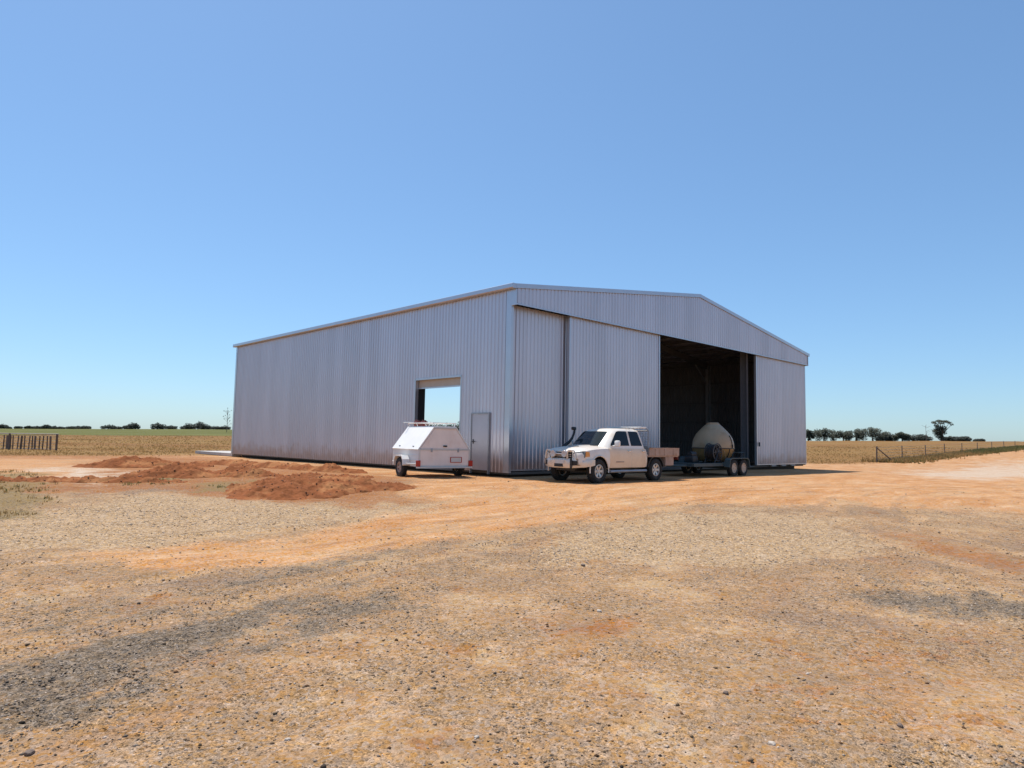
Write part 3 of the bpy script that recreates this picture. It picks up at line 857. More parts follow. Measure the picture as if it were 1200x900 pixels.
# concrete apron outside the far end
mb = MB(); mb.box((W / 2, 3.15, -0.10), (W - .1, 6.2, 0.17))
ap = mb.build('concrete_apron', M['concrete'], None)
ap.matrix_world = Matrix.Translation((-0.068, 23.514, SLAB)) @ Matrix.Rotation(SHED_A, 4, 'Z') @ Matrix.Translation((0, LEN + .02, 0))
tag(ap, kind='structure')

# ------------------------------------------------------------------ vehicles: shared wheels
def wheel_meshes(rad, width, rim_r, rim_mat, spokes=6):
    t = MB()
    hw = width / 2
    t.lathe([(rim_r - .01, -hw * .8), (rim_r + .02, -hw), (rad - .05, -hw), (rad - .015, -hw * .82), (rad, -hw * .55), (rad, hw * .55), (rad - .015, hw * .82), (rad - .05, hw), (rim_r + .02, hw), (rim_r - .01, hw * .8)], 'Y', n=36, ring=True)
    # tread blocks
    for k in range(30):
        a = 2 * math.pi * k / 30
        for s in (-1, 1):
            c = Vector(((rad + .004) * math.cos(a + s * .05), s * hw * .42, (rad + .004) * math.sin(a + s * .05)))
            u = Vector((-math.sin(a), 0, math.cos(a))); n = Vector((math.cos(a), 0, math.sin(a)))
            P = [c + u * p * .026 + Vector((0, 1, 0)) * q * hw * .34 + n * r_ for r_ in (-.012, .006) for p, q in ((-1, -1), (1, -1), (1, 1), (-1, 1))]
            t.add(P, [(0, 3, 2, 1), (4, 5, 6, 7), (0, 1, 5, 4), (1, 2, 6, 5), (2, 3, 7, 6), (3, 0, 4, 7)])
    tyre = t.mesh('tyre', M['rubber'], 40)
    r = MB()
    r.lathe([(rim_r, -hw * .8), (rim_r, hw * .86), (rim_r - .025, hw * .88), (rim_r - .035, hw * .6), (rim_r - .04, -hw * .7)], 'Y', n=32, ring=True)
    d = MB()
    r.lathe([(0, hw * .30), (rim_r * .9, hw * .18), (rim_r * .9, hw * .10), (0, hw * .10)], 'Y', n=24, mi=1)
    for k in range(spokes):
        a = 2 * math.pi * k / spokes
        ca, sa = math.cos(a), math.sin(a)
        def Pq(rr, off, y): return (rr * ca - off * sa, y, rr * sa + off * ca)
        rings = []
        for rr, wd, y in ((.05, .05, hw * .62), (rim_r * .55, .042, hw * .66), (rim_r - .02, .055, hw * .78)):
            rings.append([Pq(rr, -wd, y - .05), Pq(rr, wd, y - .05), Pq(rr, wd * .8, y), Pq(rr, -wd * .8, y)])
        r.loft(rings)
    r.lathe([(0, hw * .75), (.05, hw * .75), (.065, hw * .6), (.065, hw * .3), (0, hw * .3)], 'Y', n=16)
    rim = r.mesh('rim', [rim_mat, M['black']], 40)
    return tyre, rim
def add_wheel(parent, meshes, loc, right=False, name='wheel'):
    w = bpy.data.objects.new(name, None); COL.objects.link(w)
    w.parent = parent; w.location = loc; w.rotation_euler = (0, 0, math.pi if right else 0)
    link('tyre', meshes[0], w); link('rim', meshes[1], w)
    return w
def boolean_cut(o, cutter):
    md = o.modifiers.new('cut', 'BOOLEAN'); md.operation = 'DIFFERENCE'; md.solver = 'EXACT'; md.object = cutter
    dg = bpy.context.evaluated_depsgraph_get()
    me = bpy.data.meshes.new_from_object(o.evaluated_get(dg), preserve_all_data_layers=True, depsgraph=dg)
    o.modifiers.remove(md); o.data = me
    bpy.data.objects.remove(cutter, do_unlink=True)

# ------------------------------------------------------------------ the ute
def build_ute(loc, rz):
    t = thing('ute', 'dust-filmed white dual cab ute with bull bar, black snorkel and brown dropside tray', 'ute', loc, rz)
    WB = 3.05; WR = 0.372
    # lower body
    st = [(.47, 1.10, .84, .46), (.52, 1.115, .87, .44), (1.0, 1.12, .885, .43), (1.7, 1.125, .89, .43), (2.35, 1.125, .89, .43), (2.62, 1.125, .89, .43),
          (2.9, 1.115, .885, .44), (3.2, 1.095, .88, .46), (3.5, 1.06, .865, .48), (3.68, 1.025, .84, .5), (3.80, .975, .79, .52), (3.86, .90, .72, .55)]
    rings = []
    for x, zt, w, zb in st:
        half = [(0, zb), (w * .8, zb), (w - .02, zb + .05), (w, zb + .2), (w + .004, zt - .32), (w - .012, zt - .14), (w - .05, zt - .045), (w - .13, zt - .005), (w * .55, zt + .035), (w * .25, zt + .048)]
        full = half + [(0, zt + .052)] + [(-y, z) for y, z in half[:0:-1]]
        rings.append([(x, y, z) for y, z in full])
    b = MB().loft(rings)
    body = b.build('body', [M['dusty_bounce'], M['black']], t, 32)
    cut = MB()
    for s in (-1, 1):
        pr = [(x * 1.0, z) for x, z in [(WB + .45 * math.cos(a), WR + .03 + .45 * math.sin(a)) for a in [math.pi * k / 16 for k in range(17)]]] + [(WB - .45, .2), (WB + .45, .2)]
        y0, y1 = (.42, 1.2) if s > 0 else (-1.2, -.42)
        cut.prism(pr, y0, y1, 'Y', 1)
    co = cut.build('cutter', [M['dusty_bounce'], M['black']], t)
    bpy.context.view_layer.update()
    boolean_cut(body, co)
    # arch lips
    for s in (-1, 1):
        mb = MB()
        mb.tube([(WB + .455 * math.cos(a), s * .885, WR + .03 + .455 * math.sin(a)) for a in [math.pi * (k - 1) / 18 for k in range(21)]], .022, 6)
        mb.build('wheel_arch', M['dusty_bounce'], t, 50)
    # greenhouse
    Zs = [1.09, 1.15, 1.38, 1.64, 1.695, 1.733, 1.752]
    def gh(z):
        q = min(max((z - 1.09) / (1.67 - 1.09), 0), 1.0)
        xr, xf, w = .55 + .12 * q, 2.68 - .70 * q, .835 - .155 * q
        e = max(0, z - 1.62)
        sh = {1.695: .035, 1.733: .13, 1.752: .32}.get(z, 0)
        return xr + sh * .8, xf - sh * 1.2, w - sh
    rings = []
    for z in Zs:
        xr, xf, w = gh(z)
        half = [(xr, 0), (xr + .005, w * .6), (xr + .02, w - .07), (xr + .09, w), (xr + .5, w), (xf - .75, w), (xf - .22, w - .005), (xf - .08, w - .06), (xf + .03, w * .6), (xf + .07, 0)]
        full = half + [(x, -y) for x, y in half[-2:0:-1]]
        rings.append([(x, y, z) for x, y in full])
    cab = MB().loft(rings).build('cab', M['dusty_bounce'], t, 38)
    def wside(z): return .835 - .155 * (z - 1.09) / .58
    def pane(poly, s, name='side_window', m='glass', out=.004, th=.01):
        mb = MB()
        n = len(poly)
        V = [(x, s * (wside(z) + out), z) for x, z in poly] + [(x, s * (wside(z) - th), z) for x, z in poly]
        F = [tuple(range(n)), tuple(range(n, 2 * n))[::-1]] + [(k, (k + 1) % n, n + (k + 1) % n, n + k) for k in range(n)]
        return mb.add(V, F).build(name, M[m], t)
    for s in (-1, 1):
        pane([(2.40, 1.18), (2.38, 1.23), (2.03, 1.59), (1.97, 1.635), (1.88, 1.655), (1.48, 1.655), (1.45, 1.635), (1.43, 1.18)], s)
        pane([(1.33, 1.18), (1.35, 1.635), (1.33, 1.655), (.90, 1.655), (.84, 1.62), (.73, 1.21), (.73, 1.18)], s)
    # windscreen and rear glass
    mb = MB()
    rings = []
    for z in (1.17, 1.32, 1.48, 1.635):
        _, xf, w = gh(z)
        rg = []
        for q in (-.80, -.55, -.28, 0, .22, .42, .58):  # near side cut short: white cab paint stands in for screen glare
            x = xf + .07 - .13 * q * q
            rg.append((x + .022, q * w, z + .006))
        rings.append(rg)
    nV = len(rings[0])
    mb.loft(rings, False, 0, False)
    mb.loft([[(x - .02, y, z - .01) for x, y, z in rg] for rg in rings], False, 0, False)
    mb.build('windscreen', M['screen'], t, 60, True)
    mb = MB(); mb.prism([(-.55, 1.18), (.55, 1.18), (.48, 1.56), (-.48, 1.56)], 0.0, .01, 'X')
    mb.v = [(.55 + .12 * (z - 1.09) / .58 + x - .006, y, z) for x, y, z in mb.v]
    mb.build('rear_window', M['glass'], t)
    # doors
    def door(x0, x1, name, s):
        zl = [.475, .55, .72, .90, 1.0, 1.075, 1.10]
        def yy(z):
            return float(np.interp(z, [.43, .48, .63, .80, .985, 1.08, 1.12], [.87, .871, .89, .895, .880, .842, .80]))
        V = []
        for (x, o) in ((x0, .005), (x1, .005), (x1, -.02), (x0, -.02)):
            for z in zl: V.append((x, s * (yy(z) + o), z))
        n = len(zl); F = []
        for c in range(4):
            d = (c + 1) % 4
            for k in range(n - 1): F.append((c * n + k, d * n + k, d * n + k + 1, c * n + k + 1))
        F.append((0, n, 2 * n, 3 * n)); F.append((n - 1, 4 * n - 1, 3 * n - 1, 2 * n - 1))
        d = MB().add(V, F).build('door', M['door_dust_bounce'], t, 40)
        mb = MB(); hx = x0 + .12
        mb.cbox((hx, s * (yy(1.0) + .028), 1.0), (.16, .035, .035), .012)
        mb.build('handle', M['chrome'], d)
        if name == 'front':
            mb = MB(); mb.box((x0 + .62, s * (yy(.70) + .007), .66), (.42, .004, .035)); mb.build('sill_decal', M['tray'], d)
        return d
    for s in (-1, 1):
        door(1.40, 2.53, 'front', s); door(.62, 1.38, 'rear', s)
        mb = MB(); mb.cbox((2.30, s * 1.00, 1.25), (.10, .20, .19), .04); mb.tube([(2.32, s * .80, 1.16), (2.32, s * .95, 1.19)], .025, 6)
        mb.build('mirror', M['white'], t, 40)
        mb = MB(); mb.tube([(.62, s * .90, .36), (2.55, s * .90, .36)], .045, 8)
        for x in (.9, 1.6, 2.3): mb.box((x, s * .78, .38), (.06, .26, .05))
        mb.build('side_step', M['steel'], t, 40)
        # headlights and indicators
        mb = MB(); mb.loft([[(3.70, s * .845, .80), (3.845, s * .72, .80), (3.865, s * .50, .82), (3.862, s * .50, .955), (3.80, s * .70, .985), (3.66, s * .835, 1.0)],
                            [(3.64, s * .80, .80), (3.76, s * .66, .80), (3.78, s * .50, .82), (3.78, s * .50, .955), (3.72, s * .66, .985), (3.60, s * .79, 1.0)]])
        mb.build('headlight', M['head_lens'], t)
        mb = MB(); mb.loft([[(3.50, s * .872, .83), (3.68, s * .850, .82), (3.645, s * .846, .985), (3.50, s * .860, .97)], [(3.50, s * .82, .83), (3.68, s * .80, .82), (3.645, s * .80, .985), (3.50, s * .81, .97)]])
        mb.build('indicator', M['amber'], t)
    # grille
    mb = MB(); mb.box((3.855, 0, .87), (.04, .92, .20)); g = mb.build('grille', M['black'], t)
    mb = MB(); mb.box((3.88, 0, .885), (.02, .86, .022)).box((3.88, 0, .83), (.02, .86, .018)).box((3.885, 0, .975), (.03, .96, .03)); mb.build('grille_bar', M['silver'], g)
    # bonnet shut lines and scoop
    mb = MB(); mb.loft([[(2.80, -.30, 1.16), (2.80, .30, 1.16), (2.80, .27, 1.19), (2.80, -.27, 1.19)], [(3.30, -.28, 1.11), (3.30, .28, 1.11), (3.30, .24, 1.165), (3.30, -.24, 1.165)]])
    mb.build('bonnet_scoop', M['dusty_bounce'], t, 40)
    mb = MB(); mb.box((3.305, 0, 1.138), (.012, .46, .035)); mb.build('scoop_intake', M['black'], t)
    mb = MB(); mb.box((2.66, -.12, 1.172), (.10, 1.0, .02)); mb.build('wiper_cowl', M['black'], t)
    # bull bar: bumper plus hoops
    ring = lambda y, x0, x1, z0, z1: [(x0, y, z0 + .03), (x1 - .05, y, z0), (x1, y, z0 + .08), (x1, y, z1 - .05), (x1 - .04, y, z1), (x0, y, z1)]
    mb = MB(); mb.loft([ring(-.93, 3.42, 3.66, .53, .74), ring(-.80, 3.62, 3.88, .50, .75), ring(-.5, 3.80, 4.06, .47, .76), ring(-.25, 3.82, 4.09, .465, .76), ring(.25, 3.82, 4.09, .465, .76), ring(.5, 3.80, 4.06, .47, .76), ring(.80, 3.62, 3.88, .50, .75), ring(.93, 3.42, 3.66, .53, .74)])
    bb = mb.build('bull_bar', M['silver'], t, 35, True, (-0.11, 0, 0))
    mb = MB()
    zt = 1.10
    mb.tube([(4.05, -.33, .90), (4.06, .33, .90)], .026, 8)
    for s in (-1, 1):
        mb.tube([(4.05, s * .33, .76), (4.06, s * .34, .96), (4.05, s * .38, 1.01), (4.04, s * .50, 1.02), (4.02, s * .58, 1.0), (4.00, s * .62, .94), (4.0, s * .64, .76)], .028, 8)
    mb.build('hoop', M['silver'], bb, 50)
    for s in (-1, 1):
        mb = MB(); mb.loft([[(3.925, s * .74, .56), (4.052, s * .52, .55), (4.062, s * .52, .70), (3.93, s * .74, .69)], [(3.85, s * .72, .56), (3.98, s * .50, .55), (3.98, s * .50, .70), (3.85, s * .72, .69)]])
        mb.build('bar_recess', M['black'], bb)
    mb = MB(); mb.box((4.088, 0, .55), (.012, .36, .10))
    mb.build('bar_recess', M['black'], bb)
    mb = MB(); mb.box((4.10, .05, .66), (.008, .37, .12)); mb.build('number_plate', M['plate'], bb)
    mb = MB(); mb.box((4.09, .52, .62), (.03, .07, .30)); mb.build('bar_insert', M['black'], bb)
    for s in (-1, 1):
        mb = MB(); mb.lathe([(0, -.10), (.07, -.09), (.105, -.02), (.11, .02), (.10, .035), (0, .03)], 'X', (4.08, s * .235, .905), 20)
        sp = mb.build('spotlight', M['lamp'], bb, 40)
    # snorkel on the far pillar
    mb = MB()
    mb.tube([(2.86, -.88, 1.02), (2.76, -.92, 1.11), (2.64, -.92, 1.18), (2.50, -.90, 1.26), (2.37, -.88, 1.40), (2.30, -.86, 1.55), (2.28, -.85, 1.68)], [.045, .055, .055, .05, .042, .038, .038], 10)
    mb.cbox((2.32, -.85, 1.73), (.17, .11, .11), .03)
    mb.build('snorkel', M['black'], t, 45)
    mb = MB(); mb.tube([(3.55, -.72, 1.05), (3.55, -.72, 1.75)], [.006, .003], 5); mb.build('aerial', M['black'], t)
    # tray: deck, dropsides, headboard
    mb = MB(); mb.box((-.44, 0, .835), (1.80, 1.78, .055)); mb.box((-.44, .42, .76), (1.8, .07, .10)).box((-.44, -.42, .76), (1.8, .07, .10))
    tr = mb.build('tray', M['tray'], t)
    for s in (-1, 1):
        mb = MB(); mb.cbox((-.44, s * .905, .985), (1.78, .035, .27), .008); dd = mb.build('dropside', M['tray'], t)
        mb = MB()
        for x in (.10, -.44, -.98): mb.box((x, s * .928, .985), (.035, .018, .25))
        mb.box((-.44, s * .928, 1.11), (1.78, .02, .03))
        mb.build('dropside_rib', M['tray'], dd)
        mb = MB()
        mb.loft([[(xx, s * .60, zz) for xx, zz in pr] for pr in [[(.47 * math.cos(a) * r_, WR + .02 + .47 * math.sin(a) * r_) for a in [math.pi * (.06 + .88 * k / 14) for k in range(15)] for r_ in (1,)] + [(.44 * math.cos(a), WR + .02 + .44 * math.sin(a)) for a in [math.pi * (.94 - .88 * k / 14) for k in range(15)]]]] +
                [[(xx, s * .88, zz) for xx, zz in pr] for pr in [[(.47 * math.cos(a), WR + .02 + .47 * math.sin(a)) for a in [math.pi * (.06 + .88 * k / 14) for k in range(15)]] + [(.44 * math.cos(a), WR + .02 + .44 * math.sin(a)) for a in [math.pi * (.94 - .88 * k / 14) for k in range(15)]]]])
        mb.build('mudguard', M['black'], t)
        mb = MB(); mb.cbox((-.80, s * .74, .66), (.50, .30, .30), .015); mb.build('toolbox', M['tray'], t)
        mb = MB(); mb.box((-1.345, s * .74, .76), (.03, .26, .10)); mb.build('tail_light', M['red'], t)
    mb = MB(); mb.cbox((-1.345, 0, .985), (.035, 1.84, .27), .008); mb.build('tailboard', M['tray'], t)
    mb = MB()
    for y in (-.86, -.3, .3, .86): mb.tube([(.42, y, .86), (.42, y, 1.70), (.50, y * .92, 1.79)], .024, 6)
    for z in (.98, 1.16): mb.tube([(.42, -.86, z), (.42, .86, z)], .02, 6)
    mb.tube([(.42, -.86, 1.70), (.42, .86, 1.70)], .024, 6)
    hb = mb.build('headboard', M['steel'], t, 50)
    mb = MB()
    for k in range(13):
        y = -.80 + k * 1.6 / 12; mb.tube([(.42, y, 1.17), (.42, y, 1.70)], .005, 4)
    for k in range(6):
        z = 1.23 + k * .09; mb.tube([(.42, -.86, z), (.42, .86, z)], .005, 4)
    mb.build('mesh_guard', M['steel'], hb)
    mb = MB(); mb.cbox((.62, 0, 1.80), (.34, 1.62, .055), .012); mb.build('cab_guard_shelf', M['white'], hb)
    mb = MB(); mb.tube([(-1.30, .70, .92), (-1.52, .70, .92)], .03, 8); mb.cbox((-1.46, .60, .92), (.10, .34, .06), .015); mb.build('load_end', M['chrome'], tr)
    # chassis underneath
    mb = MB()
    for s in (-1, 1): mb.box((1.2, s * .42, .50), (4.9, .09, .14))
    mb.box((0, 0, WR), (.10, 1.4, .10)).box((WB, 0, WR), (.10, 1.4, .10)).box((1.7, 0, .46), (1.5, .8, .14)).box((.35, .55, .58), (.5, .35, .25)).box((3.2, 0, .48), (.9, .8, .2))
    mb.tube([(-1.35, 0, .55), (-1.62, 0, .50)], .04, 8)
    mb.build('chassis', M['black'], t)
    wm = wheel_meshes(WR, .25, .215, M['alloy'], 6)
    for x in (0, WB):
        for s in (1, -1): add_wheel(t, wm, (x, s * .765, WR), s < 0)
    return t

# ------------------------------------------------------------------ the white box trailer
def build_box_trailer(loc, rz):
    t = thing('box_trailer', 'old white tradesman trailer with sloping canopy and roof rack parked at the side opening', 'trailer', loc, rz)
    # frame: X forward (drawbar), Y left, origin under the axle; box from x=-1.05 to 1.05
    xr, xf = -1.02, 1.05; hw = .95; zb, zs, zt = .37, .93, 1.68; tw = .39
    mb = MB()
    mb.box(((xr + xf) / 2, 0, (zb + zs) / 2), (xf - xr, 2 * hw, zs - zb))
    body = mb.build('body', M['trailer'], t)
    # canopy: prism with sloping sides and a slightly raked front
    def ringc(x, ins=0): return [(x, -hw + ins - .0, zs + .004), (x, hw - ins, zs + .004), (x, tw, zt - .004), (x, -tw, zt - .004)]
    mb = MB(); mb.loft([ringc(xr + .01), ringc(xf - .01)])
    mb.build('canopy', M['trailer_back'], t)
    # side lids, proud of the canopy
    for s in (-1, 1):
        n = Vector((0, s * (zt - zs), hw - tw)).normalized()
        a0 = Vector((0, s * (hw + .012), zs - .01)); a1 = Vector((0, s * (tw - .0), zt))
        mb = MB()
        rings = []
        for x in (xr - .012, xf + .012):
            X = Vector((x, 0, 0))
            rings.append([X + a0 + n * .004, X + a0 + n * .03, X + a1 + n * .03, X + a1 + n * .004])
        mb.loft(rings); lid = mb.build('side_lid', M['white'], t)
        mb = MB()
        mid = a0.lerp(a1, .12)
        for x in (-.55, .55): mb.cbox((x, mid.y + n.y * .04, mid.z + n.z * .04), (.10, .03, .03), .008)
        mb.build('latch', M['steel'], lid)
    mb = MB(); mb.box(((xr + xf) / 2, 0, zt + .014), (xf - xr + .02, 2 * tw + .03, .03)); mb.build('roof', M['white'], t)
    # rear hatch and tailgate
    mb = MB(); mb.prism([(-hw + .05, zs + .03), (hw - .05, zs + .03), (tw - .01, zt - .06), (-tw + .01, zt - .06)], xr - .016, xr + .012, 'X'); mb.build('rear_hatch', M['trailer_back'], t)
    tg = MB().box((xr - .014, 0, (zb + zs) / 2 + .01), (.03, 2 * hw - .09, zs - zb - .06)).build('tailgate', M['trailer_back'], t)
    mb = MB()
    mb.box((xr - .02, 0, zs + .005), (.045, 2 * hw + .02, .035))
    mb.box((xr - .02, 0, zt - .025), (.05, 2 * tw + .05, .05))
    for s in (-1, 1):
        mb.box((xr - .016, s * (hw - .025), (zb + zs) / 2), (.05, .045, zs - zb))
    mb.build('edge_trim', M['plate'], tg)
    # plate holder and lamps
    mb = MB(); mb.box((xr - .037, -.42, .60), (.012, .38, .15)); mb.build('number_plate', M['plate'], tg)
    mb = MB()
    for z in (.515, .685): mb.box((xr - .04, -.42, z), (.016, .42, .02))
    for y in (-.63, -.21): mb.box((xr - .04, y, .60), (.016, .02, .17))
    mb.build('plate_frame', M['red_lens'], tg)
    mb = MB(); mb.box((xr - .04, 0, zb - .02), (.10, 2 * hw + .14, .05)); mb.build('rear_bar', M['plate'], t)
    for s in (-1, 1):
        mb = MB(); mb.cbox((xr - .045, s * (hw + .025), .48), (.06, .15, .20), .012); mb.build('tail_light', M['red_lens'], t)
        mb = MB()
        # mudguard: flat-topped arch
        prof = [(-.40, .42), (-.36, .60), (-.25, .72), (.25, .72), (.36, .60), (.40, .42)]
        ins = [(x * .93, z - .03) for x, z in prof[::-1]]
        mb.prism(prof + ins, s * (hw + .005), s * (hw + .27), 'Y'); mb.prism(prof + [(.40, .40), (-.40, .40)], s * (hw + .255), s * (hw + .27), 'Y') if False else None
        mb.build('mudguard', M['white'], t)
        mb = MB(); mb.tube([(-1.0, s * (hw + .02), .46), (-.42, s * (hw + .16), .46)], .022, 6); mb.tube([(.42, s * (hw + .16), .46), (1.0, s * (hw + .02), .50)], .022, 6)
        mb.build('step_bar', M['plate'], t, 50)
    for s in (-1, 1):
        mb = MB()
        for z in (.58, .74): mb.box((.0, s * (hw + .004), z), (xf - xr - .06, .014, .025))
        mb.build('side_rib', M['trailer'], t)
    for y in (-.55, .55):
        mb = MB(); mb.cbox((xr - .035, y * .9, zs - .02), (.03, .06, .12), .008); mb.build('hinge', M['steel'], t)
    mb = MB(); mb.cbox((xr - .04, 0, zs + .12), (.03, .14, .05), .01); mb.build('hatch_handle', M['black'], t)
    # roof rack
    mb = MB(); zr = zt + .14
    mb.tube([(xr + .05, -.42, zr), (xf - .05, -.42, zr)], .018, 6); mb.tube([(xr + .05, .42, zr), (xf - .05, .42, zr)], .018, 6)
    for x in (xr + .05, -.34, .34, xf - .05):
        mb.tube([(x, -.42, zr), (x, .42, zr)], .015, 6)
        for s in (-1, 1): mb.tube([(x, s * .42, zr), (x, s * .36, zt + .02)], .015, 6)
    mb.tube([(xf - .05, -.62, zr + .03), (xf - .05, .62, zr + .03)], .02, 6)
    mb.build('roof_rack', M['white'], t, 50)
    # drawbar and jockey wheel
    mb = MB()
    for s in (-1, 1): mb.tube([(xf - .1, s * .55, zb + .03), (xf + 1.15, s * .04, zb + .03)], .04, 6)
    mb.cbox((xf + 1.25, 0, zb + .06), (.24, .09, .08), .02)
    mb.build('drawbar', M['black'], t)
    MB().box((0, 0, .335), (.07, 1.75, .07)).build('axle', M['black'], t)
    mb = MB(); mb.tube([(xf + .95, .16, .14), (xf + .95, .16, .75)], .028, 8); mb.tube([(xf + .95, .16, .75), (xf + 1.1, .16, .77)], .012, 6)
    jk = mb.build('jockey_stand', M['steel'], t, 50)
    mb = MB(); mb.lathe([(0, -.04), (.13, -.04), (.145, -.02), (.145, .02), (.13, .04), (0, .04)], 'Y', (xf + .95, .16, .145), 20); mb.build('jockey_wheel', M['rubber'], jk, 40)
    wm = wheel_meshes(.325, .19, .185, M['tray'], 5)
    for s in (1, -1): add_wheel(t, wm, (0, s * (hw + .135), .325), s < 0)
    return t

# ------------------------------------------------------------------ tank trailer
def build_tank_trailer(loc, rz):
    t = thing('tank_trailer', 'tandem axle trailer carrying an egg shaped stained fibreglass water tank before the open doorway', 'tank trailer', loc, rz)
    # X forward (towards the ute), Y left; origin midway between the two axles
    mb = MB()
    x0, x1 = -1.15, 3.1; hw = .88; zd = .50
    mb.box(((x0 + x1) / 2, 0, zd - .02), (x1 - x0, 2 * hw, .05))
    for s in (-1, 1): mb.cbox(((x0 + x1) / 2, s * (hw + .02), zd - .03), (x1 - x0, .05, .13), .01)
    for x in (x0, x1): mb.cbox((x, 0, zd - .03), (.05, 2 * hw - .02, .13), .01)
    dk = mb.build('deck', M['teal'], t)
    mb = MB()
    for s in (-1, 1): mb.tube([(x1, s * .6, zd - .06), (x1 + 1.0, s * .05, zd - .06)], .05, 6)
    mb.cbox((x1 + 1.1, 0, zd - .04), (.25, .1, .09), .02)
    mb.build('drawbar', M['teal'], t)
    for x in (.40, -.40): MB().box((x, 0, .33), (.07, 1.8, .07)).build('axle', M['teal'], t)
    # tank: egg with conical shoulder and flat cap
    tx, rx = .08, .86
    zb = zd + .03
    prof = [(0.0, zb), (.42, zb + .01), (.64, zb + .12), (.79, zb + .34), (.845, zb + .50), (.86, zb + .58)]
    prof2 = [(.86, zb + .585), (.857, zb + .70), (.835, zb + .86), (.78, zb + 1.02), (.69, zb + 1.17), (.57, zb + 1.31), (.44, zb + 1.44), (.33, zb + 1.545), (.275, zb + 1.585), (.27, zb + 1.62), (0.0, zb + 1.63)]
    low = MB().lathe(prof, 'Z', (tx, 0, 0), 48).build('tank_lower', M['tank_low'], t, 50)
    tank = MB().lathe(prof2, 'Z', (tx, 0, 0), 48).build('tank_upper', M['tank'], t, 50)
    mb = MB(); mb.lathe([(.85, zb + .565), (.882, zb + .57), (.882, zb + .60), (.85, zb + .605)], 'Z', (tx, 0, 0), 48); mb.build('seam_band', M['black'], tank)
    mb = MB(); mb.lathe([(.0, zb + 1.625), (.24, zb + 1.625), (.22, zb + 1.66), (0, zb + 1.665)], 'Z', (tx, 0, 0), 24); mb.build('lid', M['tank'], tank, 40)
    # sight tube and tie straps
    def on(az, q):
        r_ = float(np.interp(q, [p[1] for p in prof + prof2], [p[0] for p in prof + prof2])) + .015
        return (tx + r_ * math.cos(az), r_ * math.sin(az), q)
    az = R(92)
    mb = MB(); mb.tube([on(az, zb + q) for q in (.62, .75, .9, 1.05, 1.12)], .018, 6); mb.cbox(on(az, zb + .68), (.06, .06, .14), .015); mb.build('sight_tube', M['hose'], tank)
    for a in (R(50), R(80), R(110), R(-60), R(-120)):
        mb = MB(); mb.tube([on(a, zb + q) for q in (.58, .45, .3, .15)] + [(tx + .80 * math.cos(a), .80 * math.sin(a), zb - .01)], .02, 6)
        mb.build('strap', M['dark_steel'], tank)
    for k, a in enumerate((R(60), R(98))):
        mb = MB(); pa = on(a, zb + .50); pb = on(a + R(18), zb + .14); mb.tube([pa, pb], .022, 6); mb.build('brace', M['tank'], low)
    # hose reel and pump in front of the tank
    rx_ = 1.12
    mb = MB()
    for y in (-.16, .22):
        mb.lathe([(.20, y - .015), (.36, y - .012), (.37, y), (.36, y + .012), (.32, y + .012), (.32, y - .012)][1:], 'Y', (rx_, .58, zd + .46), 28, ring=True)
        for q in range(6):
            a = math.pi * q / 3
            mb.tube([(rx_, .58 + y, zd + .46), (rx_ + .34 * math.cos(a), .58 + y, zd + .46 + .34 * math.sin(a))], .018, 5)
    mb.lathe([(0, -.15), (.17, -.15), (.17, .21), (0, .21)], 'Y', (rx_, .58, zd + .46), 20)
    rl = mb.build('hose_reel', M['dark_steel'], t, 40)
    mb = MB()
    for k, (rr, yy) in enumerate([(r0, y0) for r0 in (.22, .26, .29) for y0 in (-.12, -.05, .02, .09, .16)]):
        mb.tube([(rx_ + rr * math.cos(a), .58 + yy, zd + .46 + rr * math.sin(a)) for a in [2 * math.pi * q / 20 for q in range(21)]], .028, 5)
    mb.build('hose', M['hose'], rl)
    mb = MB()
    for y in (.38, .82):
        mb.tube([(rx_ - .3, y, zd + .01), (rx_, y, zd + .46), (rx_ + .3, y, zd + .01)], .025, 6)
    mb.build('reel_stand', M['dark_steel'], rl)
    mb = MB(); mb.cbox((2.25, .30, zd + .18), (.40, .36, .26), .04); mb.lathe([(0, -.18), (.12, -.18), (.12, .18), (0, .18)], 'X', (2.22, .30, zd + .36), 16); mb.tube([(2.2, .1, zd + .3), (1.9, -.1, zd + .25), (1.2, -.1, zd + .2)], .04, 8)
    mb.build('pump', M['black'], t, 40)
    # rear rail frame
    mb = MB()
    for y in (-.80, .80): mb.tube([(-1.05, y, zd), (-1.05, y, zd + .45), (-.10, y, zd + .45), (-.10, y, zd)], .025, 6)
    mb.tube([(-1.05, -.80, zd + .45), (-1.05, .80, zd + .45)], .025, 6)
    mb.build('rear_rail', M['teal'], t, 50)
    for s in (-1, 1):
        mb = MB()
        prof = [(-.86, .38), (-.80, .66), (-.66, .74), (.66, .74), (.80, .66), (.86, .38)]
        mb.prism(prof + [(x * .96, z - .03) for x, z in prof[::-1]], s * (hw + .05), s * (hw + .30), 'Y')
        mb.build('mudguard', M['teal'], t)
    wm = wheel_meshes(.335, .20, .20, M['rim_pale'], 8)
    for x in (.40, -.40):
        for s in (1, -1): add_wheel(t, wm, (x, s * (hw + .17), .335), s < 0)
    return t

D2 = Vector((math.cos(SHED_A), math.sin(SHED_A))); D1 = Vector((-math.sin(SHED_A), math.cos(SHED_A)))
def sit(x, y): return (x, y, tz(x, y) - 0.012)
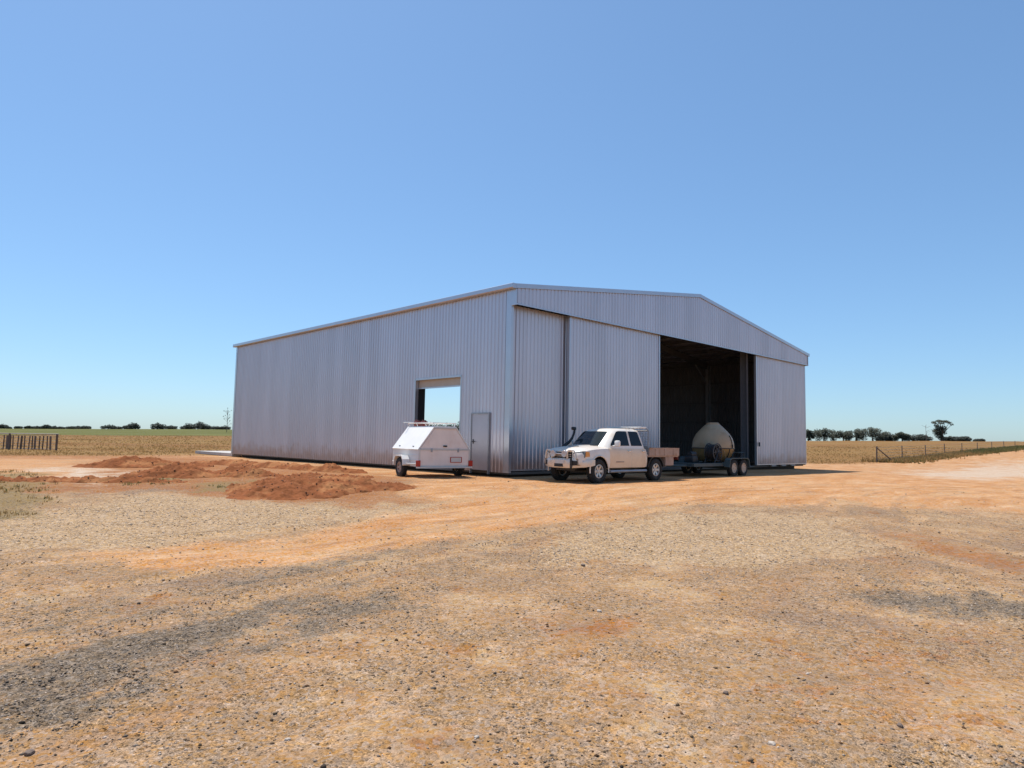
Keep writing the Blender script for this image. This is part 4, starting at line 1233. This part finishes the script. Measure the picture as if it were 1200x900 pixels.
# heading of the ute: nose to the left, close to parallel with the gable
UTE_RZ = SHED_A + math.pi - R(0.5)
uh = Vector((math.cos(UTE_RZ), math.sin(UTE_RZ))); ul = Vector((-uh.y, uh.x))
p = Vector((4.95, 23.54)) - ul * 0.80
build_ute(sit(p.x, p.y), UTE_RZ)
build_box_trailer(sit(-2.76, 23.62), math.pi / 2 + R(33))
TK_RZ = SHED_A + math.pi
th = Vector((math.cos(TK_RZ), math.sin(TK_RZ))); tl = Vector((-th.y, th.x))
p = Vector((9.35, 28.05)) - tl * 1.1
build_tank_trailer(sit(p.x, p.y), TK_RZ)

# jerry cans riding on the trailer rack
def jerry(loc, rz, label):
    t = thing('jerry_can', label, 'jerry can', loc, rz, 'red jerry cans on the trailer rack')
    mb = MB(); mb.cbox((0, 0, .10), (.16, .28, .19), .025); mb.build('can_body', M['red'], t, 40)
    mb = MB()
    for x in (-.045, 0, .045): mb.tube([(x, -.10, .19), (x, -.09, .225), (x, .04, .225), (x, .05, .19)], .010, 6)
    mb.build('handle', M['red'], t)
    mb = MB(); mb.lathe([(0, .19), (.03, .19), (.03, .225), (0, .225)], 'Z', (0, .10, 0), 10); mb.build('spout_cap', M['black'], t)
bx = sit(-2.76, 23.62)
fw = Vector((math.cos(math.pi / 2 + R(33)), math.sin(math.pi / 2 + R(33)))); lf = Vector((-fw.y, fw.x))
for f_, l_, lab in ((.78, .18, 'red jerry can on the trailer rack, the one nearer the bright sloping lid'), (.72, -.06, 'red jerry can on the trailer rack, the one nearer the wall opening')):
    q = Vector((bx[0], bx[1])) + fw * f_ + lf * l_
    jerry((q.x, q.y, bx[2] + 1.712), math.pi / 2 + R(33) + R(90), lab)

# ------------------------------------------------------------------ dirt heaps left from levelling the pad
def soil_mat():
    m = mat('red_soil', (0.25, 0.083, 0.028), 0.95, 0, 0.28, 3.5, 0.9, 22, color2=(0.37, 0.16, 0.062), c2scale=1.1, c2lo=0.48, c2hi=0.66, spec=0.15)
    return m
M['soil'] = soil_mat()
def mound(label, c, length, width, height, ang, seed, nu=110, nv=90, bumps=((0, 0, 1, 1),), rough=1.0):
    u = np.linspace(-1, 1, nu); v = np.linspace(-1, 1, nv)
    U, V = np.meshgrid(u, v)
    ca, sa = math.cos(ang), math.sin(ang)
    X = c[0] + U * length / 2 * ca - V * width / 2 * sa
    Y = c[1] + U * length / 2 * sa + V * width / 2 * ca
    sx, sy = seed * 13.7, seed * 7.1
    uu = U + 0.22 * fbm(X + sx, Y + sy, 0.5, 3); vv = V + 0.22 * fbm(X - sx, Y + sy, 0.55, 3)
    sh = np.zeros_like(U)
    for bu, bv, bs, bh in bumps:
        q = np.sqrt(((uu - bu) / bs) ** 2 + ((vv - bv) / bs) ** 2)
        sh = np.maximum(sh, bh * np.clip(1 - q, 0, 1) ** 0.85)
    n = 1 + 0.30 * fbm(X + sx, Y, 0.9, 3)
    clod = 0.055 * np.abs(fbm(X + sx, Y + sy, 2.6, 3)) + 0.034 * np.abs(fbm(X, Y + sx, 6.5, 3)) - 0.02
    Z = .86 * height * sh * n + .85 * rough * clod * sstep(0.02, 0.2, sh) * 1.7 - 0.05 * (1 - sstep(0.0, 0.10, sh)) - 0.02
    base = terrain(X, Y, False)
    cz = tz(c[0], c[1], False)
    P = np.stack([X.ravel() - c[0], Y.ravel() - c[1], (Z + base).ravel() - cz], 1)
    idx = np.arange(nu * nv).reshape(nv, nu)
    F = np.stack([idx[:-1, :-1].ravel(), idx[:-1, 1:].ravel(), idx[1:, 1:].ravel(), idx[1:, :-1].ravel()], 1)
    keep = (sh.ravel()[F].max(1) > 0.0)
    me = np_mesh('dirt_mound', P, F[keep], M['soil'], True)
    o = link('dirt_mound', me, None, (c[0], c[1], cz))
    tag(o, label, 'dirt mound', 'mounds of red dirt in front of the shed')
    # clods lying on the heap
    k = rng.choice(np.arange(nu * nv)[sh.ravel() > .05], 240)
    cl = pebble_mesh('clod', P[k], rng.uniform(.010, .032, 240) * rng.uniform(.6, 1.3, 240), M['clod'])
    cl_o = link('clod', cl, o); cl_o['kind'] = 'stuff'
    return o

ICO = None
def pebble_mesh(name, P, S, m, flat=0.62, low=False):
    """irregular stones merged in one mesh"""
    global ICO
    if ICO is None:
        bm = bmesh.new(); bmesh.ops.create_icosphere(bm, subdivisions=1, radius=1)
        bm.verts.index_update()
        ICO = (np.array([v.co[:] for v in bm.verts]), np.array([[v.index for v in f.verts] for f in bm.faces])); bm.free()
    if low:
        bv = np.array([(1,0,0),(-1,0,0),(0,1,0),(0,-1,0),(0,0,1),(0,0,-1)], float)
        bf = np.array([(0,2,4),(2,1,4),(1,3,4),(3,0,4),(2,0,5),(1,2,5),(3,1,5),(0,3,5)])
    else:
        bv, bf = ICO
    n = len(P)
    jit = rng.uniform(.62, 1.25, (n, len(bv), 1))
    V = bv[None] * jit
    sc = np.stack([rng.uniform(.75, 1.4, n), rng.uniform(.75, 1.2, n), rng.uniform(.45, .9, n) * flat / .62], 1)
    V = V * sc[:, None, :] * S[:, None, None]
    a = rng.uniform(0, 2 * np.pi, n); ca, sa = np.cos(a), np.sin(a)
    V = np.stack([V[..., 0] * ca[:, None] - V[..., 1] * sa[:, None], V[..., 0] * sa[:, None] + V[..., 1] * ca[:, None], V[..., 2]], -1)
    V += P[:, None, :]
    F = bf[None] + (np.arange(n) * len(bv))[:, None, None]
    return np_mesh(name, V.reshape(-1, 3), F.reshape(-1, 3), m, False)

mound('largest red dirt mound, low and long, nearest the camera on the left', (-4.5, 17.0), 5.2, 4.2, .40, R(28), 3, 170, 120, ((-.25, .1, .75, 1.0), (.35, .25, .62, .8), (-.62, -.25, .4, .4)))
mound('rough red dirt mound left of the largest one, tapering into pale grass', (-9.3, 20.9), 4.6, 3.0, .50, R(18), 5, 120, 80, ((-.3, .0, .7, 1.0), (.4, .1, .55, .75)))
mound('far left red dirt mound, set back and rising towards the shed corner', (-14.6, 26.6), 5.6, 3.4, .46, R(20), 8, 120, 80, ((-.05, .1, .85, 1.0), (.5, -.1, .5, .55)))
mound('narrow ridge of loose red soil along the foot of the side wall', (-9.6, 27.6), 11.0, 2.2, .30, R(-38), 12, 200, 60, ((-.75, 0, .5, .8), (-.45, .1, .6, 1.0), (-.1, 0, .5, .9), (.25, .1, .5, 1.0), (.6, 0, .5, 1.1)))
mound('low spread of red dirt between the mounds and the white trailer', (-5.6, 20.6), 3.6, 2.4, .20, R(35), 15, 110, 70, ((-.2, 0, .8, 1.0), (.35, .1, .6, .8)))
mound('low bank of dark red soil crossing the track at far left', (-12.4, 18.6), 8.0, 1.5, .16, R(4), 18, 150, 40, ((-.6, 0, .6, 1.0), (-.1, .1, .6, .8), (.4, 0, .6, 1.0)))

# ------------------------------------------------------------------ loose gravel (nobody could count it)
def scatter(n, r0, r1, az_max=45, power=1.0):
    uu = rng.uniform(0, 1, n)
    r = r0 * (r1 / r0) ** (uu ** power)
    az = np.radians(rng.uniform(-az_max, az_max, n))
    return r * np.sin(az), r * np.cos(az), r
def gravel(name, n, key, m, smin, smax, r0, r1, low, label):
    x, y, r = scatter(n, r0, r1)
    k = masks(x, y)
    clump = sstep(-.15, .45, fbm(x, y, .8, 3))
    if key == 'dark': w = k['dark'] * .9 + .10 * clump
    elif key == 'pale': w = (.25 + .75 * k['pale']) * (.3 + .7 * clump)
    elif key == 'crumb': w = (.9 * k['red'] + .35 * sstep(.25, .6, fbm(x + 9, y - 4, 1.4, 3))) / (1 - .6 * k['red'])
    else: w = (.35 + .3 * k['pale'] + .2 * k['dark']) * (.25 + .75 * clump)
    w = w * (1 - .80 * k['sand']) * (1 - k['field']) * (1 - .6 * k['red'])
    sel = rng.uniform(0, 1, n) < w
    # keep the shed slab and wheels clear
    x, y, r = x[sel], y[sel], r[sel]
    q = (x + .07) * -math.sin(SHED_A) + (y - 23.5) * math.cos(SHED_A)
    ok = ~((q > -.3) & ((x + .07) * math.cos(SHED_A) + (y - 23.5) * math.sin(SHED_A) > -.3))
    x, y, r = x[ok], y[ok], r[ok]
    S = smin * (smax / smin) ** (rng.uniform(0, 1, len(x)) ** 2.6) * (1 + r * .035)
    z = terrain(x, y) + S * .12
    me = pebble_mesh(name, np.stack([x, y, z], 1), S, m, low=low)
    o = link(name, me); tag(o, kind='stuff'); return o
gravel('gravel', 45000, 'tan', M['g_tan'], .0025, .014, 2.6, 9, True, '')
gravel('gravel', 40000, 'pale', M['g_pale'], .0025, .012, 2.6, 9, True, '')
gravel('gravel', 60000, 'dark', M['g_dark'], .003, .0105, 2.6, 12, True, '')
gravel('gravel', 40000, 'dark', M['g_pale'], .003, .0095, 2.6, 12, True, '')
gravel('gravel', 2500, 'tan', M['g_dark'], .005, .015, 2.8, 9, False, '')
gravel('gravel', 36000, 'tan', M['g_tan'], .004, .0145, 9, 26, True, '')
gravel('gravel', 44000, 'pale', M['g_pale'], .004, .016, 8, 26, True, '')
gravel('gravel', 26000, 'dark', M['g_dark'], .004, .0135, 10, 24, True, '')

gravel('gravel', 16000, 'crumb', M['g_brown'], .004, .014, 2.6, 16, True, '')

# single stones one can pick out
def stone(x, y, s, label, m, seed):
    rg = random.Random(seed)
    bm = bmesh.new(); bmesh.ops.create_icosphere(bm, subdivisions=2, radius=1)
    for v in bm.verts:
        c = v.co
        d = 1 + .22 * math.sin(c.x * 2.3 + seed) * math.cos(c.y * 2.9 + seed * 2) + rg.uniform(-.07, .07)
        v.co = Vector((c.x * 1.15, c.y * .9, c.z * .68)) * d * s
    me = bpy.data.meshes.new('stone'); bm.to_mesh(me); bm.free()
    me.materials.append(m)
    o = link('stone', me, None, (x, y, tz(x, y) + s * .3), (0, 0, rg.uniform(0, 6)))
    tag(o, label, 'stone', 'single stones lying on the gravel yard')
stone(-1.13, 3.67, .014, 'small white stone alone on tan gravel at the lower left', M['stone'], 1)
stone(.84, 6.38, .024, 'pale round stone just above the reddish scuffed patch in the middle foreground', M['stone'], 2)
stone(-.15, 3.68, .013, 'small dark-sided white stone at the bottom centre of the yard', M['stone'], 3)
stone(2.06, 4.79, .014, 'small pale stone on the right between blue-grey gravel patches', M['stone'], 4)
stone(1.37, 4.38, .017, 'dark brown stone in the lower right on tan gravel', M['stone_dark'], 5)
stone(1.38, 3.65, .019, 'flat whitish stone near the bottom edge right of centre', M['stone'], 6)
stone(2.19, 3.91, .02, 'dark stone beside a pale chip in the lower right corner area', M['stone_dark'], 7)
stone(-2.31, 3.44, .022, 'dark brown stone in the bottom left corner', M['stone_dark'], 8)
stone(.93, 8.63, .03, 'dark stone sitting on the pale gravel band below the ute', M['stone_dark'], 9)

# ------------------------------------------------------------------ dry grass and weeds
def blades(name, x, y, h, w, m, per=5):
    n = len(x)
    x = np.repeat(x, per); y = np.repeat(y, per); h = np.repeat(h, per) * rng.uniform(.55, 1.15, n * per); w = np.repeat(w, per)
    x = x + rng.normal(0, 1, n * per) * h * .35; y = y + rng.normal(0, 1, n * per) * h * .35
    z = terrain(x, y) - .01
    a = rng.uniform(0, np.pi, n * per)
    dx, dy = np.cos(a) * w / 2, np.sin(a) * w / 2
    lx, ly = rng.normal(0, .28, n * per) * h, rng.normal(0, .28, n * per) * h
    V = np.stack([np.stack([x - dx, y - dy, z], 1), np.stack([x + dx, y + dy, z], 1),
                  np.stack([x + lx * .4 + dx * .7, y + ly * .4 + dy * .7, z + h * .6], 1), np.stack([x + lx * .4 - dx * .7, y + ly * .4 - dy * .7, z + h * .6], 1),
                  np.stack([x + lx, y + ly, z + h], 1)], 1)
    N = n * per
    b = np.arange(N)[:, None] * 5
    F = np.concatenate([b + np.array([[0, 1, 2]]), b + np.array([[0, 2, 3]]), b + np.array([[3, 2, 4]])])
    me = np_mesh(name, V.reshape(-1, 3), F, m)
    o = link(name, me); tag(o, kind='stuff'); return o
def in_shed(x, y):
    q = (x + .07) * -math.sin(SHED_A) + (y - 23.5) * math.cos(SHED_A); s_ = (x + .07) * math.cos(SHED_A) + (y - 23.5) * math.sin(SHED_A)
    return (q > -1) & (q < 31) & (s_ > -1) & (s_ < 25.5)
x, y, r = scatter(60000, 40, 160, 44)
k = masks(x, y)
sel = (rng.uniform(0, 1, len(x)) < k['field'] * (1 - k['green']) * (.25 + .75 * sstep(-.3, .4, fbm(x, y, .12, 3)))) & ~in_shed(x, y)
x, y, r = x[sel], y[sel], r[sel]
blades('dry_grass', x, y, .06 + .08 * rng.uniform(0, 1, len(x)), .022 * (r / 50), M['straw'], 4)
def patch(poly, n, hmin, hmax, m, name, w=.012):
    P = np.array(poly); lo, hi = P.min(0), P.max(0)
    x = rng.uniform(lo[0], hi[0], n); y = rng.uniform(lo[1], hi[1], n)
    d = poly_sd(x, y, poly)
    s_ = (d > -.2) & (rng.uniform(0, 1, n) < sstep(-.25, .5, fbm(x, y, .7, 3)))
    x, y = x[s_], y[s_]
    blades(name, x, y, rng.uniform(hmin, hmax, len(x)), np.full(len(x), w), m, 5)
patch(ZONES['weed1'], 2600, .04, .12, M['straw'], 'dry_grass', .016)
patch(ZONES['weed1'], 700, .04, .10, M['weed'], 'weeds', .02)
patch(ZONES['weed2'], 450, .04, .10, M['weed'], 'weeds', .016)
patch(ZONES['weed3'], 500, .03, .09, M['weed'], 'weeds', .014)
# rank weeds along the wire fence
fl = [(31.1, 58.0), (37.3, 65.0), (44.1, 72.5), (50.9, 80.0), (57.9, 87.5), (65.7, 96.0), (74.1, 105.0), (82.5, 114.0), (91.0, 123.0), (99.5, 132.0)]
t_ = rng.uniform(0, 1, 5200) ** 1.0 * (len(fl) - 1)
i_ = t_.astype(int); fr = t_ - i_
FL = np.array(fl)
px = FL[i_, 0] * (1 - fr) + FL[np.minimum(i_ + 1, len(fl) - 1), 0] * fr; py = FL[i_, 1] * (1 - fr) + FL[np.minimum(i_ + 1, len(fl) - 1), 1] * fr
off = rng.normal(0, .9, len(px)) - .9
px = px + off * -.74; py = py + off * .67
gsel = rng.uniform(0, 1, len(px)) < .35 + .65 * sstep(3.0, 5.0, t_)
blades('weeds', px[gsel], py[gsel], rng.uniform(.2, .5, gsel.sum()) * (.6 + .4 * sstep(2.5, 5, t_[gsel])), np.full(gsel.sum(), .07), M['weed'], 5)
blades('dry_grass', px[~gsel], py[~gsel], rng.uniform(.15, .4, (~gsel).sum()), np.full((~gsel).sum(), .06), M['straw'], 5)

# ------------------------------------------------------------------ wire fence on the right
wf = thing('wire_fence', 'post and wire paddock fence with a diagonal stay, running away at right', 'fence', (fl[0][0], fl[0][1], tz(*fl[0])))
o0 = Vector((fl[0][0], fl[0][1], tz(*fl[0])))
tops = []
pm = MB().tube([(0, 0, -.1), (0, 0, 1.32)], .042, 8).mesh('post', M['post'], 60)
ps = MB().tube([(0, 0, -.1), (0, 0, 1.36)], .06, 10).mesh('strainer_post', M['post'], 60)
for i, (x, y) in enumerate(fl):
    pz = Vector((x, y, tz(x, y))) - o0
    link('strainer_post' if i == 0 else 'post', ps if i == 0 else pm, wf, pz, (random.uniform(-.03, .03), random.uniform(-.03, .03), random.uniform(0, 6)))
    tops.append(pz)
dr = (Vector((fl[1][0], fl[1][1], 0)) - Vector((fl[0][0], fl[0][1], 0))).normalized()
MB().tube([(.06, .02, 1.22), (1.85, .72, .05)], .05, 8).build('diagonal_stay', M['post'], wf, 60)
for h in (.25, .50, .75, 1.0, 1.24):
    MB().tube([q + Vector((0, -.06, h)) for q in tops], .011, 4).build('wire', M['wire'], wf)

# ------------------------------------------------------------------ old timber yard fence on the far left
a = Vector((-37.2, 46.2)); b_ = Vector((-31.2, 46.9))
yf = thing('yard_fence', 'short old fence of dark upright droppers under a pale top rail at far left', 'fence', (a.x, a.y, tz(a.x, a.y)))
z0 = tz(a.x, a.y)
d = (b_ - a); L_ = d.length; d.normalize(); ang = math.atan2(d.y, d.x)
def yp(s, z): return (d.x * s, d.y * s, z + tz(a.x + d.x * s, a.y + d.y * s) - z0)
dm = MB().box((0, 0, .50), (.065, .04, .94)).mesh('dropper', M['wood'])
dm2 = MB().box((0, 0, .50), (.11, .05, .92)).mesh('dropper', M['wood'])
s = .15; i = 0
while s < L_ - .35:
    o = link('dropper', dm2 if i % 4 == 0 else dm, yf, yp(s, 0), (random.uniform(-.05, .05), random.uniform(-.04, .04), ang))
    s += random.choice((.17, .22, .28)); i += 1
for s in (0.0, L_ * .5, L_):
    MB().tube([(0, 0, -.1), (0, 0, 1.12)], .07, 10).build('post', M['wood'], yf, 60, True, yp(s, 0))
MB().tube([yp(-.1, 1.10), yp(L_ * .5, 1.09), yp(L_ + .1, 1.11)], .035, 8).build('top_rail', M['rail'], yf, 60)
MB().tube([yp(-.1, .10), yp(L_, .09)], .022, 6).build('bottom_rail', M['rail'], yf, 60)
for h in (.30, .48, .66, .84, .98): MB().tube([yp(-.1, h), yp(L_, h)], .012, 4).build('wire', M['wire'], yf)

# ------------------------------------------------------------------ trees on the horizon
def leaf_cloud(mb_v, mb_f, cx, cy, cz, rx, ry, rz, n, size, rg):
    for _ in range(n):
        # denser to the shell
        v = Vector((rg.gauss(0, 1), rg.gauss(0, 1), rg.gauss(0, 1))).normalized() * (rg.random() ** .45)
        p = Vector((cx + v.x * rx, cy + v.y * ry, cz + v.z * rz))
        u = Vector((rg.gauss(0, 1), rg.gauss(0, 1), rg.gauss(0, .6))).normalized(); w = u.orthogonal().normalized()
        s_ = size * rg.uniform(.6, 1.4)
        k = len(mb_v)
        mb_v += [p - u * s_ * .5, p + w * s_ * .28, p + u * s_ * .5, p - w * s_ * .28]
        mb_f.append((k, k + 1, k + 2, k + 3))
def tree(x, y, height, width, label, cat, group, kind='bush', seed=1, lean=0.0, leaf='leaf_dark', nleaf=700):
    rg = random.Random(seed)
    z = tz(x, y, False)
    t = thing({'bush': 'scrub_tree', 'gum': 'gum_tree', 'umbrella': 'gum_tree', 'thin': 'sapling', 'dead': 'dead_tree'}[kind], label, cat, (x, y, z - .05), 0, group)
    tr = MB(); V = []; F = []
    hw = width / 2
    if kind == 'bush':
        n = max(4, int(width / 1.6))
        tr.tube([(0, 0, 0), (.1, 0, height * .35), (lean * .4, 0, height * .6)], [.16, .11, .05], 6)
        for i in range(n):
            u = (i + .5) / n * 2 - 1
            px = u * hw * .78 + rg.uniform(-.3, .3) + lean; hh = height * (1 - .35 * u * u) * rg.uniform(.78, 1.0)
            py = rg.uniform(-.3, .3) * hw
            tr.tube([(0, 0, height * .1), (px * .55, py * .5, hh * .4), (px, py, hh * .72)], [.11, .07, .03], 5)
            leaf_cloud(V, F, px, py, hh * .62, hw * 1.25 / n + .5, hw * .55, hh * .40, nleaf // n, .50 + height * .035, rg)
            leaf_cloud(V, F, px * .95, py, hh * .28, hw * 1.15 / n + .5, hw * .5, hh * .32, nleaf // n, .50 + height * .035, rg)
    elif kind == 'gum':
        tr.tube([(0, 0, 0), (.1, .05, height * .22), (-.05 + lean * .3, 0, height * .42)], [.26, .2, .15], 7)
        n = 6
        for i in range(n):
            u = (i + .5) / n * 2 - 1
            px = u * hw * .8 + lean; py = rg.uniform(-.5, .5) * hw; hh = height * (1 - .30 * abs(u)) * rg.uniform(.74, 1.03)
            tr.tube([(0, 0, height * .30), (px * .5, py * .5, hh * .55), (px, py, hh * .82)], [.13, .09, .03], 5)
            leaf_cloud(V, F, px, py, hh * .76, hw * .36, hw * .4, hh * .22, nleaf // n, .52, rg)
            leaf_cloud(V, F, px * .85, py, hh * .46, hw * .30, hw * .36, hh * .24, nleaf // n, .50, rg)
            if i % 3 == 0: leaf_cloud(V, F, px * .9, py, hh * .16, hw * .30, hw * .34, hh * .16, nleaf // n // 2, .50, rg)
    elif kind == 'umbrella':
        tr.tube([(0, 0, 0), (.2, 0, height * .25), (0, 0, height * .5), (.5, 0, height * .75)], [.42, .34, .26, .15], 8)
        for (px, py, pz, rx, rz_, n) in ((-.2, 0, .28, .30, .24, 260), (-.5, .3, .45, .36, .16, 240), (.15, -.2, .58, .30, .14, 260), (-.25, 0, .60, .38, .14, 260), (.3, .1, .40, .30, .12, 180), (0, 0, .14, .4, .12, 260), (-.35, 0, .48, .44, .20, 420), (-.3, .2, .28, .38, .14, 260), (-.55, 0, .72, .22, .12, 130), (-.7, .2, .86, .26, .07, 150),
                                         (-.2, 0, .93, .42, .065, 240), (.45, 0, .92, .40, .06, 230), (.95, .1, .86, .26, .055, 130), (1.15, 0, .78, .12, .06, 60), (.2, .4, .84, .3, .06, 110)):
            q = Vector((px * hw, py * hw, pz * height))
            tr.tube([(0, 0, height * .30), (q.x * .35, q.y * .4, max(height * .33, q.z * .62)), q], [.16, .11, .04], 5)
            leaf_cloud(V, F, q.x, q.y, q.z, rx * hw, hw * .35, rz_ * height, n, .42, rg)
    elif kind in ('thin', 'dead'):
        tr.tube([(0, 0, 0), (.05, 0, height * .5), (-.1, 0, height)], [.10, .07, .02], 6)
        for i in range(16 if kind == 'thin' else 12):
            q = rg.uniform(.25, .95); a_ = rg.uniform(0, 6.28); ln = rg.uniform(.3, 1) * hw
            p0 = Vector((.02, 0, height * q)); p1 = p0 + Vector((math.cos(a_) * ln, math.sin(a_) * ln, height * .14))
            tr.tube([p0, p0.lerp(p1, .6) + Vector((0, 0, .1)), p1], [.045, .03, .012], 4)
            if kind == 'thin': leaf_cloud(V, F, p1.x, p1.y, p1.z, .25, .25, .3, 11, .22, rg)
    tr.build('trunk', M['dead'] if kind == 'dead' else M['bark'], t, 60)
    if V:
        me = bpy.data.meshes.new('crown'); me.from_pydata(V, [], F); me.materials.append(M[leaf])
        link('crown', me, t)
    return t
RT = 'gum trees along the right horizon'
PX = 250 / 796
right = [  # x, y, top z, width, kind, label
 (109.1, 250, 7.74, 4.2, 'gum', 'gum tree right beside the shed corner on the right horizon'),
 (119.4, 260, 9.24, 7.0, 'gum', 'bushy gum tree second from the shed on the right horizon'),
 (124.4, 255, 8.43, 7.2, 'gum', 'dark gum tree third from the shed on the right horizon'),
 (136.8, 270, 9.10, 5.6, 'gum', 'narrow gum tree fourth from the shed on the right horizon'),
 (132.7, 250, 9.75, 8.6, 'gum', 'broad leaning gum tree, highest of the row by the shed'),
 (144.6, 262, 7.30, 6.0, 'bush', 'low dark scrub tree between the broad leaning gum and the small round gum'),
 (143.6, 250, 7.61, 4.8, 'gum', 'small round gum tree in the middle of the right tree line'),
 (153.2, 255, 6.90, 8.0, 'bush', 'wide low scrub tree left of the tall umbrella gum'),
 (155.0, 245, 11.6, 6.6, 'umbrella', 'tall gum tree with a flat umbrella crown on the right horizon'),
 (161.7, 250, 6.23, 4.6, 'bush', 'low scrub tree directly right of the tall umbrella gum'),
 (164.5, 248, 5.96, 5.4, 'bush', 'rounded scrub tree at the right end of the tree line'),
 (175.5, 255, 5.35, 3.2, 'bush', 'tiny lone scrub tree furthest right on the horizon'),
 (152.4, 250, 9.50, 4.0, 'dead', 'bare dead tree with thin branches left of the tall umbrella gum'),
]
for i, (x, y, zt, w, kd, lab) in enumerate(right):
    h = zt - tz(x, y, False) + .1
    tree(x, y, h, w * (1.0 if kd in ('umbrella', 'dead') else 1.28), lab, 'tree', RT, kd, 20 + i, .5 if i == 4 else 0, 'leaf' if kd != 'bush' else 'leaf_dark', 1050)
LT = 'scrub trees along the left horizon'
left = [(-336.5, 450, 5.6, 6.5, 'scrub tree at the very left edge of the picture'), (-331.5, 450, 4.2, 3.4, 'small low bush second from the left edge on the horizon'), (-326.0, 450, 4.2, 5.0, 'small bush above the middle of the yard fence, third from the left edge'),
 (-311.9, 440, 5.2, 5.0, 'round dark bush above the yard fence, fourth from the left edge'), (-312.0, 450, 4.9, 6.5, 'bush above the right end post of the yard fence'), (-306.5, 450, 5.4, 6.5, 'taller bush just right of the yard fence end post'),
 (-302.0, 450, 5.3, 5.5, 'bush in the gap right of the yard fence, eighth of the row'), (-303.5, 460, 5.0, 6.0, 'faint low bush right of the yard fence, ninth of the row'),
 (-290.5, 450, 5.3, 7.0, 'wide bush on the left horizon, first of the longer clump'), (-289.5, 455, 5.6, 6.0, 'bush in the middle of the longer clump on the left horizon'), (-281.5, 450, 5.8, 6.5, 'bush at the right end of the longer clump on the left horizon'),
 (-259.6, 440, 6.5, 8.0, 'dark scrub tree left of the pair midway to the shed'), (-265.6, 460, 6.2, 6.0, 'lower scrub tree at the left of the midway group'), (-253.2, 450, 7.0, 5.5, 'scrub tree joined to the taller one midway to the shed'),
 (-243.2, 440, 7.8, 7.0, 'taller scrub tree just before the pale gap in the left tree line'), (-223.7, 430, 8.0, 7.5, 'slanting tree just after the pale gap in the left tree line'),
 (-225.0, 450, 7.3, 7.0, 'first scrub tree of the dense row nearest the shed'), (-219.0, 460, 7.5, 8.0, 'second scrub tree of the dense row nearest the shed'), (-207.9, 440, 8.3, 8.0, 'third and bulky scrub tree of the dense row nearest the shed'),
 (-205.5, 450, 9.0, 7.0, 'highest scrub tree of the dense row nearest the shed'), (-197.5, 440, 8.2, 7.0, 'scrub tree right of the highest one in the dense row'), (-194.5, 450, 7.6, 7.5, 'low scrub tree near the right end of the dense row'), (-189.0, 450, 7.7, 6.5, 'last scrub tree of the dense row, beside the shed corner')]
MULT = {4: .85, 5: 1.2, 6: .8, 12: .75, 13: .95, 14: 1.15, 15: 1.1, 17: .85, 18: 1.02, 19: 1.22, 20: .95, 21: .75, 22: .85}
for i, (x, y, zt, w, lab) in enumerate(left):
    h = max((zt - tz(x, y, False) + .3) * MULT.get(i, random.Random(i).uniform(.75, 1.1)), 1.5)
    tree(x, y, h, w * 1.15, lab, 'tree', LT, 'bush', 60 + i, 1.0 if i == 15 else 0, 'leaf_dark', 620)
x, y = -95.97, 230
tree(x, y, 9.72 - tz(x, y, False), 3.6, 'thin sparse sapling standing alone by the left shed corner', 'tree', None, 'thin', 99, 0, 'leaf_dark')
for i, (x, y, zt, w, lab) in enumerate([(-45.8, 380, 10.8, 8, 'dark tree seen through the side opening, behind the red jerry cans'), (-41.1, 390, 10.1, 7, 'tree seen through the middle left of the side opening'), (-33.9, 380, 10.5, 8, 'tree seen through the middle right of the side opening'), (-29.5, 385, 11.4, 8, 'dark tree seen through the side opening at its right jamb')]):
    tree(x, y, zt - tz(x, y, False) + .3, w, lab, 'tree', 'trees seen through the shed opening', 'bush', 120 + i, 0, 'leaf_dark', 420)
